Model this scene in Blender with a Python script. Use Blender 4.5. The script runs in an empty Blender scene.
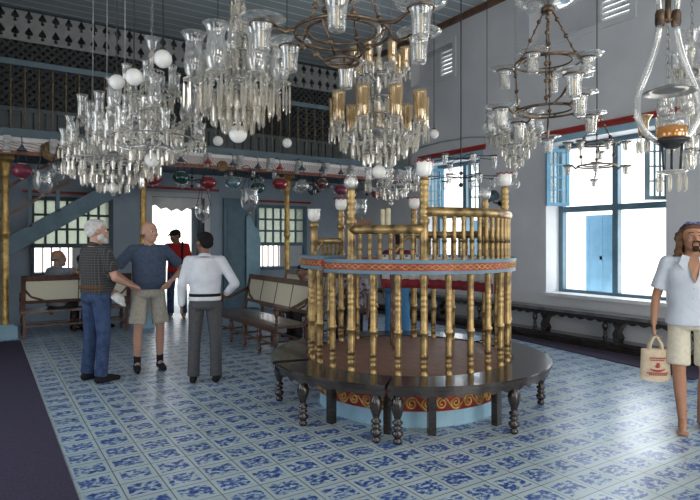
import bpy, math, random
from mathutils import Vector, Matrix, geometry
random.seed(11)
R = math.radians
C = bpy.context.scene.collection
sc = bpy.context.scene
# ------------------------------------------------------------------ camera model (700 x 500 frame)
TH = R(33.0); SN, CS = math.sin(TH), math.cos(TH)
FPX, HY, EYE = 564.0, 241.0, 1.56
def P(px, py, d):
    r = (px-350)/FPX*d
    return Vector((SN*d+CS*r, CS*d-SN*r, EYE+(HY-py)/FPX*d))
def PZ(px, py, z):                       # point at a known height
    return P(px, py, (z-EYE)*FPX/(HY-py))
def PX(px, py, X):                       # point on the plane x = X
    q = (px-350)/FPX; return P(px, py, X/(SN+CS*q))
def PY(px, py, Y):                       # point on the plane y = Y
    q = (px-350)/FPX; return P(px, py, Y/(CS-SN*q))
CEIL = 5.9; XR = 7.7; YB = 12.2; YG = 9.4
# ------------------------------------------------------------------ mesh builder
class MB:
    def __init__(s): s.v=[]; s.f=[]; s.s=[]; s.m=[]; s.cur=0
    def add(s, vs, fs, smooth=False):
        b=len(s.v); s.v.extend(tuple(v) for v in vs)
        for f in fs: s.f.append([b+i for i in f]); s.s.append(smooth); s.m.append(s.cur)
        return s
    def box(s, a, b, mat=None):
        (x0,y0,z0),(x1,y1,z1)=a,b
        vs=[Vector(p) for p in ((x0,y0,z0),(x1,y0,z0),(x1,y1,z0),(x0,y1,z0),(x0,y0,z1),(x1,y0,z1),(x1,y1,z1),(x0,y1,z1))]
        if mat is not None: vs=[mat@v for v in vs]
        return s.add(vs,[(0,3,2,1),(4,5,6,7),(0,1,5,4),(1,2,6,5),(2,3,7,6),(3,0,4,7)])
    def cbox(s, c, sz, mat=None):
        c=Vector(c); h=Vector(sz)/2
        return s.box(c-h,c+h,mat)
    def bar(s, p0, p1, w, h, up=(0,0,1)):
        p0=Vector(p0); p1=Vector(p1); d=(p1-p0); L=d.length; d.normalize()
        u=Vector(up); x=d.cross(u)
        if x.length<1e-4: x=d.cross(Vector((0,1,0)))
        x.normalize(); z=x.cross(d)
        m=Matrix((( x.x,d.x,z.x,p0.x),(x.y,d.y,z.y,p0.y),(x.z,d.z,z.z,p0.z),(0,0,0,1)))
        return s.box((-w/2,0,-h/2),(w/2,L,h/2),m)
    def lathe(s, prof, n=12, c=(0,0,0), mat=None, smooth=True, ell=1.0):
        vs=[]; fs=[]; rings=[]
        for r,z in prof:
            if r<1e-5: rings.append([len(vs)]); vs.append(Vector((0,0,z)))
            else:
                b=len(vs); rings.append(list(range(b,b+n)))
                for i in range(n):
                    a=2*math.pi*i/n; vs.append(Vector((r*math.cos(a),r*ell*math.sin(a),z)))
        for A,B in zip(rings,rings[1:]):
            for i in range(n):
                j=(i+1)%n
                if len(A)==1 and len(B)==1: continue
                if len(A)==1: fs.append((A[0],B[j],B[i]))
                elif len(B)==1: fs.append((A[i],A[j],B[0]))
                else: fs.append((A[i],A[j],B[j],B[i]))
        c=Vector(c)
        vs=[(mat@v if mat is not None else v)+c for v in vs]
        return s.add(vs,fs,smooth)
    def tube(s, pts, r, n=8, closed=False, smooth=True, flat=1.0):
        pts=[Vector(p) for p in pts]; k=len(pts)
        rs=r if isinstance(r,(list,tuple)) else [r]*k
        vs=[]; fs=[]; nx=None
        for i,p in enumerate(pts):
            a=pts[(i-1)%k] if (i>0 or closed) else pts[0]; b=pts[(i+1)%k] if (i<k-1 or closed) else pts[-1]
            t=(b-a); t.normalize()
            if nx is None:
                nx=t.cross(Vector((0,0,1)))
                if nx.length<1e-3: nx=t.cross(Vector((1,0,0)))
            nx=nx-t*nx.dot(t); nx.normalize(); ny=t.cross(nx)
            for q in range(n):
                an=2*math.pi*q/n; vs.append(p+nx*(rs[i]*math.cos(an))+ny*(rs[i]*flat*math.sin(an)))
        for i in range(k if closed else k-1):
            j=(i+1)%k
            for q in range(n):
                w=(q+1)%n; fs.append((i*n+q,i*n+w,j*n+w,j*n+q))
        if not closed: fs.append(tuple(range(n-1,-1,-1))); fs.append(tuple((k-1)*n+q for q in range(n)))
        return s.add(vs,fs,smooth)
    def sphere(s, c, r, nu=12, nv=8, mat=None):
        rr=Vector(r) if isinstance(r,(list,tuple,Vector)) else Vector((r,r,r))
        prof=[(math.sin(math.pi*i/nv),-math.cos(math.pi*i/nv)) for i in range(nv+1)]
        prof[0]=(0,-1); prof[-1]=(0,1)
        m=Matrix.Diagonal((rr.x,rr.y,rr.z)).to_4x4()
        if mat is not None: m=mat@m
        return s.lathe(prof,nu,c,m)
    def torus(s, c, Rr, r, n=24, m=6, mat=None, sy=1.0):
        pts=[]
        for i in range(n):
            a=2*math.pi*i/n; v=Vector((Rr*math.cos(a),Rr*sy*math.sin(a),0))
            if mat is not None: v=mat@v
            pts.append(v+Vector(c))
        return s.tube(pts,r,m,True)
    def cap(s, p0, r0, p1, r1, n=10):            # tapered capsule
        p0=Vector(p0); p1=Vector(p1)
        s.sphere(p0,r0,n,8); s.sphere(p1,r1,n,8); s.tube([p0,p1],[r0,r1],n); return s
    def loft(s, rings, n=20, smooth=True, pw=2.0):   # rings: (cx,cy,z,rx,ry)
        vs=[]; fs=[]
        for cx,cy,z,rx,ry in rings:
            for i in range(n):
                a=2*math.pi*i/n; ca,sa=math.cos(a),math.sin(a)
                vs.append((cx+rx*math.copysign(abs(ca)**(2/pw),ca),cy+ry*math.copysign(abs(sa)**(2/pw),sa),z))
        k=len(rings)
        for j in range(k-1):
            for i in range(n):
                w=(i+1)%n; fs.append((j*n+i,j*n+w,(j+1)*n+w,(j+1)*n+i))
        fs.append(tuple(range(n-1,-1,-1))); fs.append(tuple((k-1)*n+i for i in range(n)))
        return s.add(vs,fs,smooth)
    def extrude(s, poly, mat, t):                # poly in local xy, thickness t along local z
        k=len(poly); vs=[mat@Vector((x,y,0)) for x,y in poly]+[mat@Vector((x,y,t)) for x,y in poly]
        fs=[tuple(range(k-1,-1,-1)),tuple(range(k,2*k))]+[(i,(i+1)%k,k+(i+1)%k,k+i) for i in range(k)]
        return s.add(vs,fs)
    def arc(s, c, r0, r1, z0, z1, a0, a1, n=24, smooth=False):   # ring sector slab (degrees)
        vs=[]; fs=[]
        for i in range(n+1):
            a=R(a0+(a1-a0)*i/n); ca,sa=math.cos(a),math.sin(a)
            for r,z in ((r0,z0),(r1,z0),(r1,z1),(r0,z1)): vs.append((c[0]+r*ca,c[1]+r*sa,z))
        for i in range(n):
            for q in range(4):
                w=(q+1)%4; fs.append((4*i+q,4*i+w,4*(i+1)+w,4*(i+1)+q))
        fs.append((3,2,1,0)); fs.append((4*n,4*n+1,4*n+2,4*n+3))
        return s.add(vs,fs,smooth)
    def mesh(s, name, *mats):
        me=bpy.data.meshes.new(name); me.from_pydata(s.v,[],s.f)
        me.polygons.foreach_set('use_smooth',s.s); me.polygons.foreach_set('material_index',s.m)
        for m in mats: me.materials.append(m)
        me.update(); return me
def obj(name, me, parent=None, loc=(0,0,0), rot=(0,0,0), scale=None, label=None):
    o=bpy.data.objects.new(name,me); C.objects.link(o)
    o.location=loc; o.rotation_euler=rot
    if scale is not None: o.scale=scale if isinstance(scale,(tuple,list)) else (scale,)*3
    if parent: o.parent=parent
    if label: o['label']=label
    return o
def ob(name, mb, mats, parent=None, **k):
    if not isinstance(mats,(list,tuple)): mats=[mats]
    return obj(name, mb.mesh(name,*mats), parent, **k)
def tag(o, label, cat, group=None):
    o['label']=label; o['category']=cat
    if group: o['group']=group
    return o
def thing(name, label, cat, loc=(0,0,0), rotz=0, group=None):
    o=bpy.data.objects.new(name,None); C.objects.link(o); o.empty_display_size=.1
    o.location=loc; o.rotation_euler=(0,0,rotz)
    return tag(o,label,cat,group)
def struct(name, mb, mats, parent=None):
    o=ob(name,mb,mats,parent)
    if parent is None: o['kind']='structure'
    return o
CACHE={}
def cached(key, fn):
    if key not in CACHE: CACHE[key]=fn()
    return CACHE[key]
# ------------------------------------------------------------------ materials
def new_mat(name):
    m=bpy.data.materials.new(name); m.use_nodes=True; nt=m.node_tree; nt.nodes.clear()
    out=nt.nodes.new('ShaderNodeOutputMaterial'); return m,nt,out
def pm(name, col, rough=.5, metal=0.0, col2=None, scale=6.0, bump=0.0, spec=.5, stretch=(1,1,1), coat=0, contrast=(.35,.65)):
    m,nt,out=new_mat(name); N=nt.nodes.new; L=nt.links.new
    b=N('ShaderNodeBsdfPrincipled'); L(b.outputs[0],out.inputs[0])
    tc=N('ShaderNodeTexCoord'); mp=N('ShaderNodeMapping'); mp.inputs['Scale'].default_value=stretch
    no=N('ShaderNodeTexNoise'); no.inputs['Scale'].default_value=scale; no.inputs['Detail'].default_value=5
    L(tc.outputs['Object'],mp.inputs[0]); L(mp.outputs[0],no.inputs[0])
    cr=N('ShaderNodeValToRGB'); c2=col2 or tuple(x*.82 for x in col)
    cr.color_ramp.elements[0].position=contrast[0]; cr.color_ramp.elements[1].position=contrast[1]
    cr.color_ramp.elements[0].color=(*c2,1); cr.color_ramp.elements[1].color=(*col,1)
    L(no.outputs[0],cr.inputs[0]); L(cr.outputs[0],b.inputs['Base Color'])
    b.inputs['Roughness'].default_value=rough; b.inputs['Metallic'].default_value=metal
    b.inputs['Specular IOR Level'].default_value=spec; b.inputs['Coat Weight'].default_value=coat
    if bump:
        bp=N('ShaderNodeBump'); bp.inputs['Strength'].default_value=bump; bp.inputs['Distance'].default_value=.02
        L(no.outputs[0],bp.inputs['Height']); L(bp.outputs[0],b.inputs['Normal'])
    return m
def thin_glass(name, tint=(1,1,1), body=(.8,.8,.78), solid=.15, gloss=.25, rough=.06, tw=.9, edge=.75):
    m,nt,out=new_mat(name); N=nt.nodes.new; L=nt.links.new
    tr=N('ShaderNodeBsdfTransparent'); tr.inputs[0].default_value=(*[t*tw for t in tint],1)
    gl=N('ShaderNodeBsdfGlossy'); gl.inputs[0].default_value=(*[.62+.38*b_/max(body) for b_ in body],1); gl.inputs['Roughness'].default_value=rough
    df=N('ShaderNodeBsdfDiffuse'); tl=N('ShaderNodeBsdfTranslucent'); md=N('ShaderNodeMixShader'); md.inputs[0].default_value=.5
    no=N('ShaderNodeTexNoise'); no.inputs['Scale'].default_value=18
    cr=N('ShaderNodeValToRGB'); cr.color_ramp.elements[0].color=(*[b*.75 for b in body],1); cr.color_ramp.elements[1].color=(*body,1)
    L(no.outputs[0],cr.inputs[0]); L(cr.outputs[0],df.inputs[0]); L(cr.outputs[0],tl.inputs[0])
    L(df.outputs[0],md.inputs[1]); L(tl.outputs[0],md.inputs[2])
    lw=N('ShaderNodeLayerWeight'); lw.inputs[0].default_value=.35
    ma=N('ShaderNodeMath'); ma.operation='MULTIPLY_ADD'; ma.inputs[1].default_value=edge; ma.inputs[2].default_value=gloss*.35; ma.use_clamp=True
    L(lw.outputs['Facing'],ma.inputs[0])
    mb2=N('ShaderNodeMath'); mb2.operation='MULTIPLY_ADD'; mb2.inputs[1].default_value=.45; mb2.inputs[2].default_value=solid; mb2.use_clamp=True
    L(lw.outputs['Facing'],mb2.inputs[0])
    m1=N('ShaderNodeMixShader'); L(mb2.outputs[0],m1.inputs[0]); L(tr.outputs[0],m1.inputs[1]); L(md.outputs[0],m1.inputs[2])
    m2=N('ShaderNodeMixShader'); L(ma.outputs[0],m2.inputs[0]); L(m1.outputs[0],m2.inputs[1]); L(gl.outputs[0],m2.inputs[2])
    L(m2.outputs[0],out.inputs[0]); return m
def tile_mat():
    m,nt,out=new_mat('blue_white_tiles'); N=nt.nodes.new; L=nt.links.new
    b=N('ShaderNodeBsdfPrincipled'); L(b.outputs[0],out.inputs[0])
    tc=N('ShaderNodeTexCoord'); mp=N('ShaderNodeMapping'); mp.inputs['Location'].default_value=(-.48/.25,-.14/.246,0); mp.inputs['Scale'].default_value=(1/.25,1/.246,1)
    L(tc.outputs['Object'],mp.inputs[0])
    fr=N('ShaderNodeVectorMath'); fr.operation='FRACTION'; L(mp.outputs[0],fr.inputs[0])
    fl=N('ShaderNodeVectorMath'); fl.operation='FLOOR'; L(mp.outputs[0],fl.inputs[0])
    wn=N('ShaderNodeTexWhiteNoise'); wn.noise_dimensions='2D'; L(fl.outputs[0],wn.inputs[0])
    sc_=N('ShaderNodeVectorMath'); sc_.operation='SCALE'; sc_.inputs['Scale'].default_value=40; L(wn.outputs['Color'],sc_.inputs[0])
    ad=N('ShaderNodeVectorMath'); ad.operation='ADD'; L(fr.outputs[0],ad.inputs[0]); L(sc_.outputs[0],ad.inputs[1])
    st=N('ShaderNodeVectorMath'); st.operation='MULTIPLY'; st.inputs[1].default_value=(3.4,5.0,1); L(ad.outputs[0],st.inputs[0])
    no=N('ShaderNodeTexNoise'); no.inputs['Scale'].default_value=1.75; no.inputs['Detail'].default_value=5; no.inputs['Roughness'].default_value=.62; L(st.outputs[0],no.inputs[0])
    sx=N('ShaderNodeSeparateXYZ'); L(fr.outputs[0],sx.inputs[0])
    def mt(op,a,b_=None,clamp=False):
        n=N('ShaderNodeMath'); n.operation=op; n.use_clamp=clamp
        for i,x in enumerate((a,b_)):
            if x is None: continue
            if isinstance(x,(int,float)): n.inputs[i].default_value=x
            else: L(x,n.inputs[i])
        return n.outputs[0]
    ex=mt('ABSOLUTE',mt('SUBTRACT',sx.outputs[0],.5)); ey=mt('ABSOLUTE',mt('SUBTRACT',sx.outputs[1],.5))
    e=mt('MAXIMUM',ex,ey); e2=mt('MAXIMUM',mt('ADD',ex,.0),mt('ADD',ey,.05))
    # motif fills the middle of a tile, heavier low down
    mask=mt('MULTIPLY',mt('SUBTRACT',.475,e2),9,True)
    low=mt('MULTIPLY',mt('ABSOLUTE',mt('SUBTRACT',sx.outputs[1],.55)),.10)
    v=mt('SUBTRACT',mt('SUBTRACT',no.outputs[0],low),mt('MULTIPLY',mt('SUBTRACT',1,mask),.4))
    rmp=N('ShaderNodeValToRGB'); cr=rmp.color_ramp; cr.elements[0].position=.43; cr.elements[0].color=(.445,.53,.55,1)
    cr.elements[1].position=.57; cr.elements[1].color=(.016,.055,.25,1)
    k=cr.elements.new(.475); k.color=(.15,.24,.45,1); L(v,rmp.inputs[0])
    # wear / grime between tiles
    hue=N('ShaderNodeMixRGB'); hue.blend_type='MULTIPLY'; hue.inputs[0].default_value=1
    vr=N('ShaderNodeValToRGB'); vr.color_ramp.elements[0].color=(.86,.88,.88,1); vr.color_ramp.elements[1].color=(1,1,1,1); L(wn.outputs['Value'],vr.inputs[0])
    L(rmp.outputs[0],hue.inputs[1]); L(vr.outputs[0],hue.inputs[2])
    gr=mt('GREATER_THAN',e,.486)
    mg=N('ShaderNodeMixRGB'); mg.inputs[2].default_value=(.13,.14,.15,1); L(gr,mg.inputs[0]); L(hue.outputs[0],mg.inputs[1]); L(mg.outputs[0],b.inputs['Base Color'])
    n2=N('ShaderNodeTexNoise'); n2.inputs['Scale'].default_value=1.3; L(tc.outputs['Object'],n2.inputs[0])
    rr=N('ShaderNodeMapRange'); rr.inputs['To Min'].default_value=.22; rr.inputs['To Max'].default_value=.42; L(n2.outputs[0],rr.inputs[0]); L(rr.outputs[0],b.inputs['Roughness'])
    bp=N('ShaderNodeBump'); bp.inputs['Strength'].default_value=.25; bp.inputs['Distance'].default_value=.004
    hgt=mt('SUBTRACT',mt('MULTIPLY',n2.outputs[0],.3),gr); L(hgt,bp.inputs['Height']); L(bp.outputs[0],b.inputs['Normal'])
    return m
def plank_mat(name, col, line, axis='Y', pitch=.26, width=.06):
    m,nt,out=new_mat(name); N=nt.nodes.new; L=nt.links.new
    b=N('ShaderNodeBsdfPrincipled'); L(b.outputs[0],out.inputs[0]); b.inputs['Roughness'].default_value=.6
    tc=N('ShaderNodeTexCoord'); sx=N('ShaderNodeSeparateXYZ'); L(tc.outputs['Object'],sx.inputs[0])
    a=N('ShaderNodeMath'); a.operation='DIVIDE'; a.inputs[1].default_value=pitch; L(sx.outputs[axis],a.inputs[0])
    f=N('ShaderNodeMath'); f.operation='FRACT'; L(a.outputs[0],f.inputs[0])
    g=N('ShaderNodeMath'); g.operation='LESS_THAN'; g.inputs[1].default_value=width; L(f.outputs[0],g.inputs[0])
    no=N('ShaderNodeTexNoise'); no.inputs['Scale'].default_value=2.2; L(tc.outputs['Object'],no.inputs[0])
    cr=N('ShaderNodeValToRGB'); cr.color_ramp.elements[0].color=(*[c*.8 for c in col],1); cr.color_ramp.elements[1].color=(*col,1); L(no.outputs[0],cr.inputs[0])
    mx=N('ShaderNodeMixRGB'); mx.inputs[2].default_value=(*line,1); L(g.outputs[0],mx.inputs[0]); L(cr.outputs[0],mx.inputs[1]); L(mx.outputs[0],b.inputs['Base Color'])
    return m
def check_mat(name, c1, c2, pitch, axis2='Z', th=.16):
    m,nt,out=new_mat(name); N=nt.nodes.new; L=nt.links.new
    b=N('ShaderNodeBsdfPrincipled'); L(b.outputs[0],out.inputs[0]); b.inputs['Roughness'].default_value=.85
    tc=N('ShaderNodeTexCoord'); sx=N('ShaderNodeSeparateXYZ'); L(tc.outputs['Object'],sx.inputs[0]); gs=[]
    for ax in ('X',axis2):
        a=N('ShaderNodeMath'); a.operation='DIVIDE'; a.inputs[1].default_value=pitch; L(sx.outputs[ax],a.inputs[0])
        f=N('ShaderNodeMath'); f.operation='FRACT'; L(a.outputs[0],f.inputs[0])
        g=N('ShaderNodeMath'); g.operation='LESS_THAN'; g.inputs[1].default_value=th; L(f.outputs[0],g.inputs[0]); gs.append(g)
    o=N('ShaderNodeMath'); o.operation='MAXIMUM'; L(gs[0].outputs[0],o.inputs[0]); L(gs[1].outputs[0],o.inputs[1])
    mx=N('ShaderNodeMixRGB'); mx.inputs[1].default_value=(*c1,1); mx.inputs[2].default_value=(*c2,1); L(o.outputs[0],mx.inputs[0]); L(mx.outputs[0],b.inputs['Base Color'])
    return m
def scroll_mat(name, base, ink, scale=5):
    m,nt,out=new_mat(name); N=nt.nodes.new; L=nt.links.new
    b=N('ShaderNodeBsdfPrincipled'); L(b.outputs[0],out.inputs[0]); b.inputs['Roughness'].default_value=.6
    tc=N('ShaderNodeTexCoord'); w=N('ShaderNodeTexWave'); w.wave_type='RINGS'; w.rings_direction='Y'
    w.inputs['Scale'].default_value=scale; w.inputs['Distortion'].default_value=6; w.inputs['Detail'].default_value=1.5
    L(tc.outputs['Object'],w.inputs[0]); cr=N('ShaderNodeValToRGB')
    cr.color_ramp.elements[0].position=.12; cr.color_ramp.elements[0].color=(*ink,1); cr.color_ramp.elements[1].position=.26; cr.color_ramp.elements[1].color=(*base,1)
    L(w.outputs[1],cr.inputs[0]); L(cr.outputs[0],b.inputs['Base Color']); return m
M={}
M['tile']=tile_mat()
M['wall']=pm('white_limewash',(.585,.605,.635),.85,col2=(.52,.54,.57),scale=1.5)
M['wall_blue']=pm('pale_blue_limewash',(.36,.44,.53),.85,scale=1.5)
M['ceil']=plank_mat('painted_ceiling_planks',(.46,.53,.57),(1,1,1),'Y',.30,.085)
M['carpet']=pm('purple_carpet',(.045,.034,.068),.95,col2=(.030,.022,.045),scale=60,bump=.3)
M['gold']=pm('worn_brass',(.42,.29,.125),.38,.72,col2=(.10,.065,.03),scale=9,contrast=(.34,.58))
M['dullgold']=pm('tarnished_gilt',(.20,.145,.08),.5,.3,col2=(.08,.06,.035),scale=14)
M['gold_paint']=pm('gilded_paint',(.66,.42,.13),.45,.4,col2=(.36,.2,.06),scale=14)
M['darkwood']=pm('dark_polished_wood',(.030,.023,.020),.22,col2=(.018,.014,.012),scale=5,stretch=(1,1,6),coat=.2)
M['redwood']=pm('red_brown_wood',(.13,.052,.028),.35,col2=(.06,.026,.016),scale=7,stretch=(3,3,1),coat=.2)
M['brownwood']=pm('brown_wood',(.17,.085,.05),.4,col2=(.09,.045,.028),scale=5)
M['cane']=check_mat('woven_cane',(.70,.66,.52),(.58,.53,.39),.02)
M['teal']=pm('teal_blue_paint',(.12,.21,.275),.5,col2=(.085,.155,.205),scale=4)
M['oxide']=pm('oxide_red_paint',(.22,.055,.04),.55,scale=8)
M['palegrey']=pm('pale_grey_paint',(.50,.50,.50),.6,scale=8)
M['tealdark2']=pm('slate_teal_paint',(.085,.13,.16),.55,scale=4)
M['tealdark']=pm('dark_teal_paint',(.05,.085,.11),.55,scale=4)
M['blue']=pm('bright_blue_paint',(.15,.37,.55),.5,scale=4)
M['skyblue']=pm('sky_blue_paint',(.22,.45,.63),.5,scale=4)
M['paleblue']=pm('pale_blue_paint',(.30,.50,.62),.5,scale=4)
M['white']=pm('white_paint',(.74,.75,.75),.6,scale=4)
M['greyblue']=pm('grey_blue_paint',(.30,.37,.42),.6,scale=4)
M['red']=pm('deep_red_paint',(.34,.035,.028),.5,scale=8)
M['maroon']=pm('maroon_cloth',(.22,.02,.03),.9,scale=20)
M['lattice']=pm('dark_lattice_wood',(.05,.055,.056),.7,scale=5)
M['black']=pm('black_iron',(.02,.02,.022),.5,scale=8)
M['bronze']=pm('dark_bronze',(.24,.16,.10),.38,.8,col2=(.07,.05,.04),scale=14)
M['steel']=pm('grey_metal',(.32,.33,.33),.35,.8,scale=14)
M['glass']=thin_glass('clear_glass',(1,1,1),(.80,.81,.79),.04,.22,.05,.95,.5)
M['crystal']=thin_glass('cut_crystal',(1,.98,.94),(.80,.765,.68),.33,.48,.05,.91,.65)
M['tubeglass']=thin_glass('thick_clear_glass',(1,1,1),(.75,.77,.76),.30,.45,.04,.9)
M['amber']=thin_glass('amber_oil_glass',(1,.55,.12),(.85,.42,.05),.65,.3,.1)
M['redglass']=thin_glass('red_glass',(.8,.05,.08),(.45,.04,.055),.75,.14,.05,.9,.4)
M['purpleglass']=thin_glass('plum_glass',(.6,.06,.2),(.40,.06,.13),.75,.14,.05,.9,.4)
M['greenglass']=thin_glass('green_glass',(.05,.35,.2),(.02,.075,.065),.75,.14,.05,.9,.4)
M['blueglass']=thin_glass('blue_glass',(.4,.7,.85),(.28,.45,.50),.5,.2,.05)
M['brownglass']=thin_glass('brown_glass',(.35,.15,.08),(.16,.06,.04),.7,.2,.05)
M['milk']=pm('milk_glass',(.82,.82,.79),.18,col2=(.76,.76,.73),scale=3,spec=.6)
M['candle']=pm('cream_wax',(.75,.66,.47),.5,scale=10)
M['bell']=thin_glass('fine_clear_glass',(1,1,1),(.6,.62,.62),.0,.08,.05,.97)
M['smoke']=thin_glass('smoky_glass',(.7,.72,.72),(.34,.35,.35),.5,.10,.25,.9,.3)
M['pane']=thin_glass('window_glass',(.95,1,.98),(.8,.85,.82),.04,.15,.02,.97)
M['frost']=thin_glass('frosted_panes',(.9,1,.9),(.8,.82,.72),.62,.1,.3,.9)
def ribbed():
    m=check_mat('amber_ribbed_glass',(.80,.77,.66),(.62,.36,.07),.03,'Z',.55); return m

M['ribbed']=thin_glass('amber_ribbed_glass',(1,.92,.72),(.72,.52,.24),.30,.45,.08)
# ------------------------------------------------------------------ room shell
def wall_grid(axis, a, b, u0, u1, z0, z1, holes):
    us=sorted({u0,u1,*[h[0] for h in holes],*[h[1] for h in holes]}); zs=sorted({z0,z1,*[h[2] for h in holes],*[h[3] for h in holes]})
    mb=MB()
    for i in range(len(us)-1):
        run=None
        for j in range(len(zs)-1):
            cu,cz=(us[i]+us[i+1])/2,(zs[j]+zs[j+1])/2
            if any(h[0]<cu<h[1] and h[2]<cz<h[3] for h in holes): continue
            if axis=='X': mb.box((a,us[i],zs[j]),(b,us[i+1],zs[j+1]))
            else: mb.box((us[i],a,zs[j]),(us[i+1],b,zs[j+1]))
    return mb
XL=-1.2; YF=-2.0; XO=XR+.5
struct('floor',MB().box((XL,YF,-.06),(XR,YB,0)),M['tile'])
struct('ground',MB().box((-6,-8,-.3),(11.5,19,-.1)),pm('pale_sandy_ground',(.72,.69,.62),.9,scale=1))
struct('wall_right',wall_grid('X',XR,XO,YF-.4,14.6,0,CEIL,[(4.05,5.98,.72,3.14),(7.45,8.97,.72,3.14),(.6,2.5,.72,3.14),(4.55,6.3,4.80,5.45),(8.16,9.42,4.85,5.45)]),M['wall'])
struct('wall_left',wall_grid('X',XL-.4,XL,YF-.4,14.6,0,CEIL,[(.2,2.2,.6,3.2),(4.0,6.0,.6,3.2),(7.0,8.6,.6,3.0)]),M['wall'])
struct('wall_front',wall_grid('Y',YF-.4,YF,XL,XR,0,CEIL,[(2.3,4.6,0,3.0),(5.4,7.0,.8,3.0),(-.6,1.2,.8,3.0),(.2,2.2,3.9,5.2),(4.2,6.2,3.9,5.2)]),M['wall'])
struct('wall_back',wall_grid('Y',YB,YB+.4,XL,XR,0,3.02,[(.80,2.12,.95,2.34),(2.96,4.08,0,2.5),(5.37,6.56,.95,2.34)]),M['wall_blue'])
struct('wall_gallery_rear',MB().box((XL,14.5,3.15),(XR,14.7,CEIL)),M['tealdark'])
struct('ceiling',MB().box((XL-.4,YF-.4,CEIL),(XO,14.7,CEIL+.12)),M['ceil'])
struct('trim_1',MB().box((XR-.07,YF,CEIL-.11),(XR,YB,CEIL)),M['brownwood'])
struct('trim_2',MB().box((XL,YB-.10,CEIL-.035),(XR-.07,YB+.10,CEIL)),M['tealdark'])
# gallery
struct('gallery_floor',MB().box((XL,YG+.1,3.02),(XR,14.5,3.14)),M['tealdark'])
struct('gallery_edge',MB().box((XL,YG-.05,3.05),(XR,YG+.1,3.17)),M['tealdark2'])
M['fascia']=scroll_mat('scroll_painted_fascia',(.58,.58,.58),(.28,.12,.11),8)
fa=MB(); fa.box((XL,YG,2.86),(XR,YG+.10,3.05)); struct('trim_3',fa,M['fascia'])
tr=MB(); n=0
x=XL
while x<XR-.01:
    x1=min(XR,x+(.05 if n%2==0 else .018)); tr.cur=n%2; tr.box((x,YG-.025,2.80),(x1,YG+.06,2.855)); x=x1; n+=1
struct('trim_4',tr,[M['oxide'],M['dullgold']])
struct('trim_5',MB().box((XL,YG-.03,2.99),(XR,YG,3.05)),M['white'])
def bracket():
    mb=MB(); m=Matrix(((0,0,1,0),(1,0,0,0),(0,1,0,0),(0,0,0,1)))
    mb.extrude([(0,0),(-.16,0),(-.17,-.05),(-.12,-.09),(-.11,-.14),(-.05,-.17),(-.03,-.22),(0,-.24)],m,.09); mb.sphere((.045,-.15,-.08),(.055,.045,.045)); mb.sphere((.045,-.06,-.17),(.05,.04,.04)); return mb.mesh('bracket',M['palegrey'])
for i in range(14):
    o=obj('gallery_bracket',cached('bracket',bracket),None,(-.35+i*.58,YG-.001,3.045)); o['kind']='structure'
# lattice screen, plank dado and pierced board above it
YS=YB
pl=MB(); x=XL
while x<XR: pl.box((x,YS,3.14),(min(XR,x+.17),YS+.05,4.02)); x+=.20
pl.box((XL,YS-.02,3.98),(XR,YS+.06,4.06)); pl.box((XL,YS+.06,3.14),(XR,YS+.1,4.0))
struct('gallery_dado',pl,pm('slate_paint',(.15,.18,.20),.7))
la=MB(); z0,z1=4.06,5.30; hh=z1-z0; p=.15; k=-8
xx=XL-hh
while xx<XR:
    for s in (1,-1):
        a=xx if s==1 else xx+hh; b=xx+hh if s==1 else xx
        aa,za,bb,zb=a,z0,b,z1
        # clip to room
        def clip(xc):
            t=(xc-a)/(b-a); return z0+t*hh
        pts=[(a,z0),(b,z1)]
        lo,hi=min(a,b),max(a,b)
        if hi<=XL or lo>=XR: continue
        if lo<XL:
            zc=clip(XL); pts=[(XL,zc) if q[0]==lo else q for q in pts]
        if hi>XR:
            zc=clip(XR); pts=[(XR,zc) if q[0]==hi else q for q in pts]
        y=YS+(.012 if s==1 else .03)
        la.bar((pts[0][0],y,pts[0][1]),(pts[1][0],y,pts[1][1]),.016,.05,(0,0,1)) if abs(pts[1][1]-pts[0][1])>.03 else None
    xx+=p
struct('gallery_lattice',la,M['lattice'])
def spade(cx,cz,s,flip):
    pts=[]
    half=[(0,1.0),(.18,.62),(.48,.18),(.52,-.12),(.36,-.34),(.12,-.30),(.10,-.42),(.24,-.58),(.22,-.80),(0,-.92)]
    full=half+[(-x,y) for x,y in reversed(half[1:-1])]
    for x,y in full: pts.append((cx+x*s, cz+(y*s if not flip else y*s)))
    return pts
sp=MB(); cw=.225; x=XL
while x<XR:
    x1=min(x+cw,XR)
    for zc,zz0,zz1 in ((5.47,5.30,5.62),(5.77,5.62,5.90)):
        outer=[(x,zz0),(x1,zz0),(x1,zz1),(x,zz1)]
        loops=[outer]
        if x1-x>cw*.9: loops.append(spade((x+x1)/2,zc-.01,.125,False))
        fl=[Vector((u,0,v)) for l in loops for u,v in l]
        tri=geometry.tessellate_polygon([[Vector((u,v,0)) for u,v in l] for l in loops])
        sp.add([Vector((v.x,YS-.03,v.z)) for v in fl]+[Vector((v.x,YS-.002,v.z)) for v in fl],[tuple(t) for t in tri]+[tuple(i+len(fl) for i in reversed(t)) for t in tri])
    x=x1
struct('gallery_pierced_board',sp,pm('grey_white_paint',(.34,.36,.365),.7))
# ------------------------------------------------------------------ balustrade of the gallery
t=thing('gallery_balustrade','long gilt spindle balustrade with blue handrail along the upper gallery','balustrade',(0,YG+.02,3.17))
ob('handrail',MB().box((XL,-.035,.92),(XR,.045,1.0)),M['tealdark2'],t)
def gal_bal():
    mb=MB(); mb.lathe([(.009,0),(.012,.02),(.009,.1),(.009,.22),(.022,.25),(.009,.28),(.009,.44),(.024,.48),(.009,.52),(.009,.68),(.020,.71),(.009,.74),(.009,.92)],8)
    return mb.mesh('baluster',M['dullgold'])
x=XL+.1
while x<XR: obj('baluster',cached('galbal',gal_bal),t,(x,0,0)); x+=.178
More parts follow.
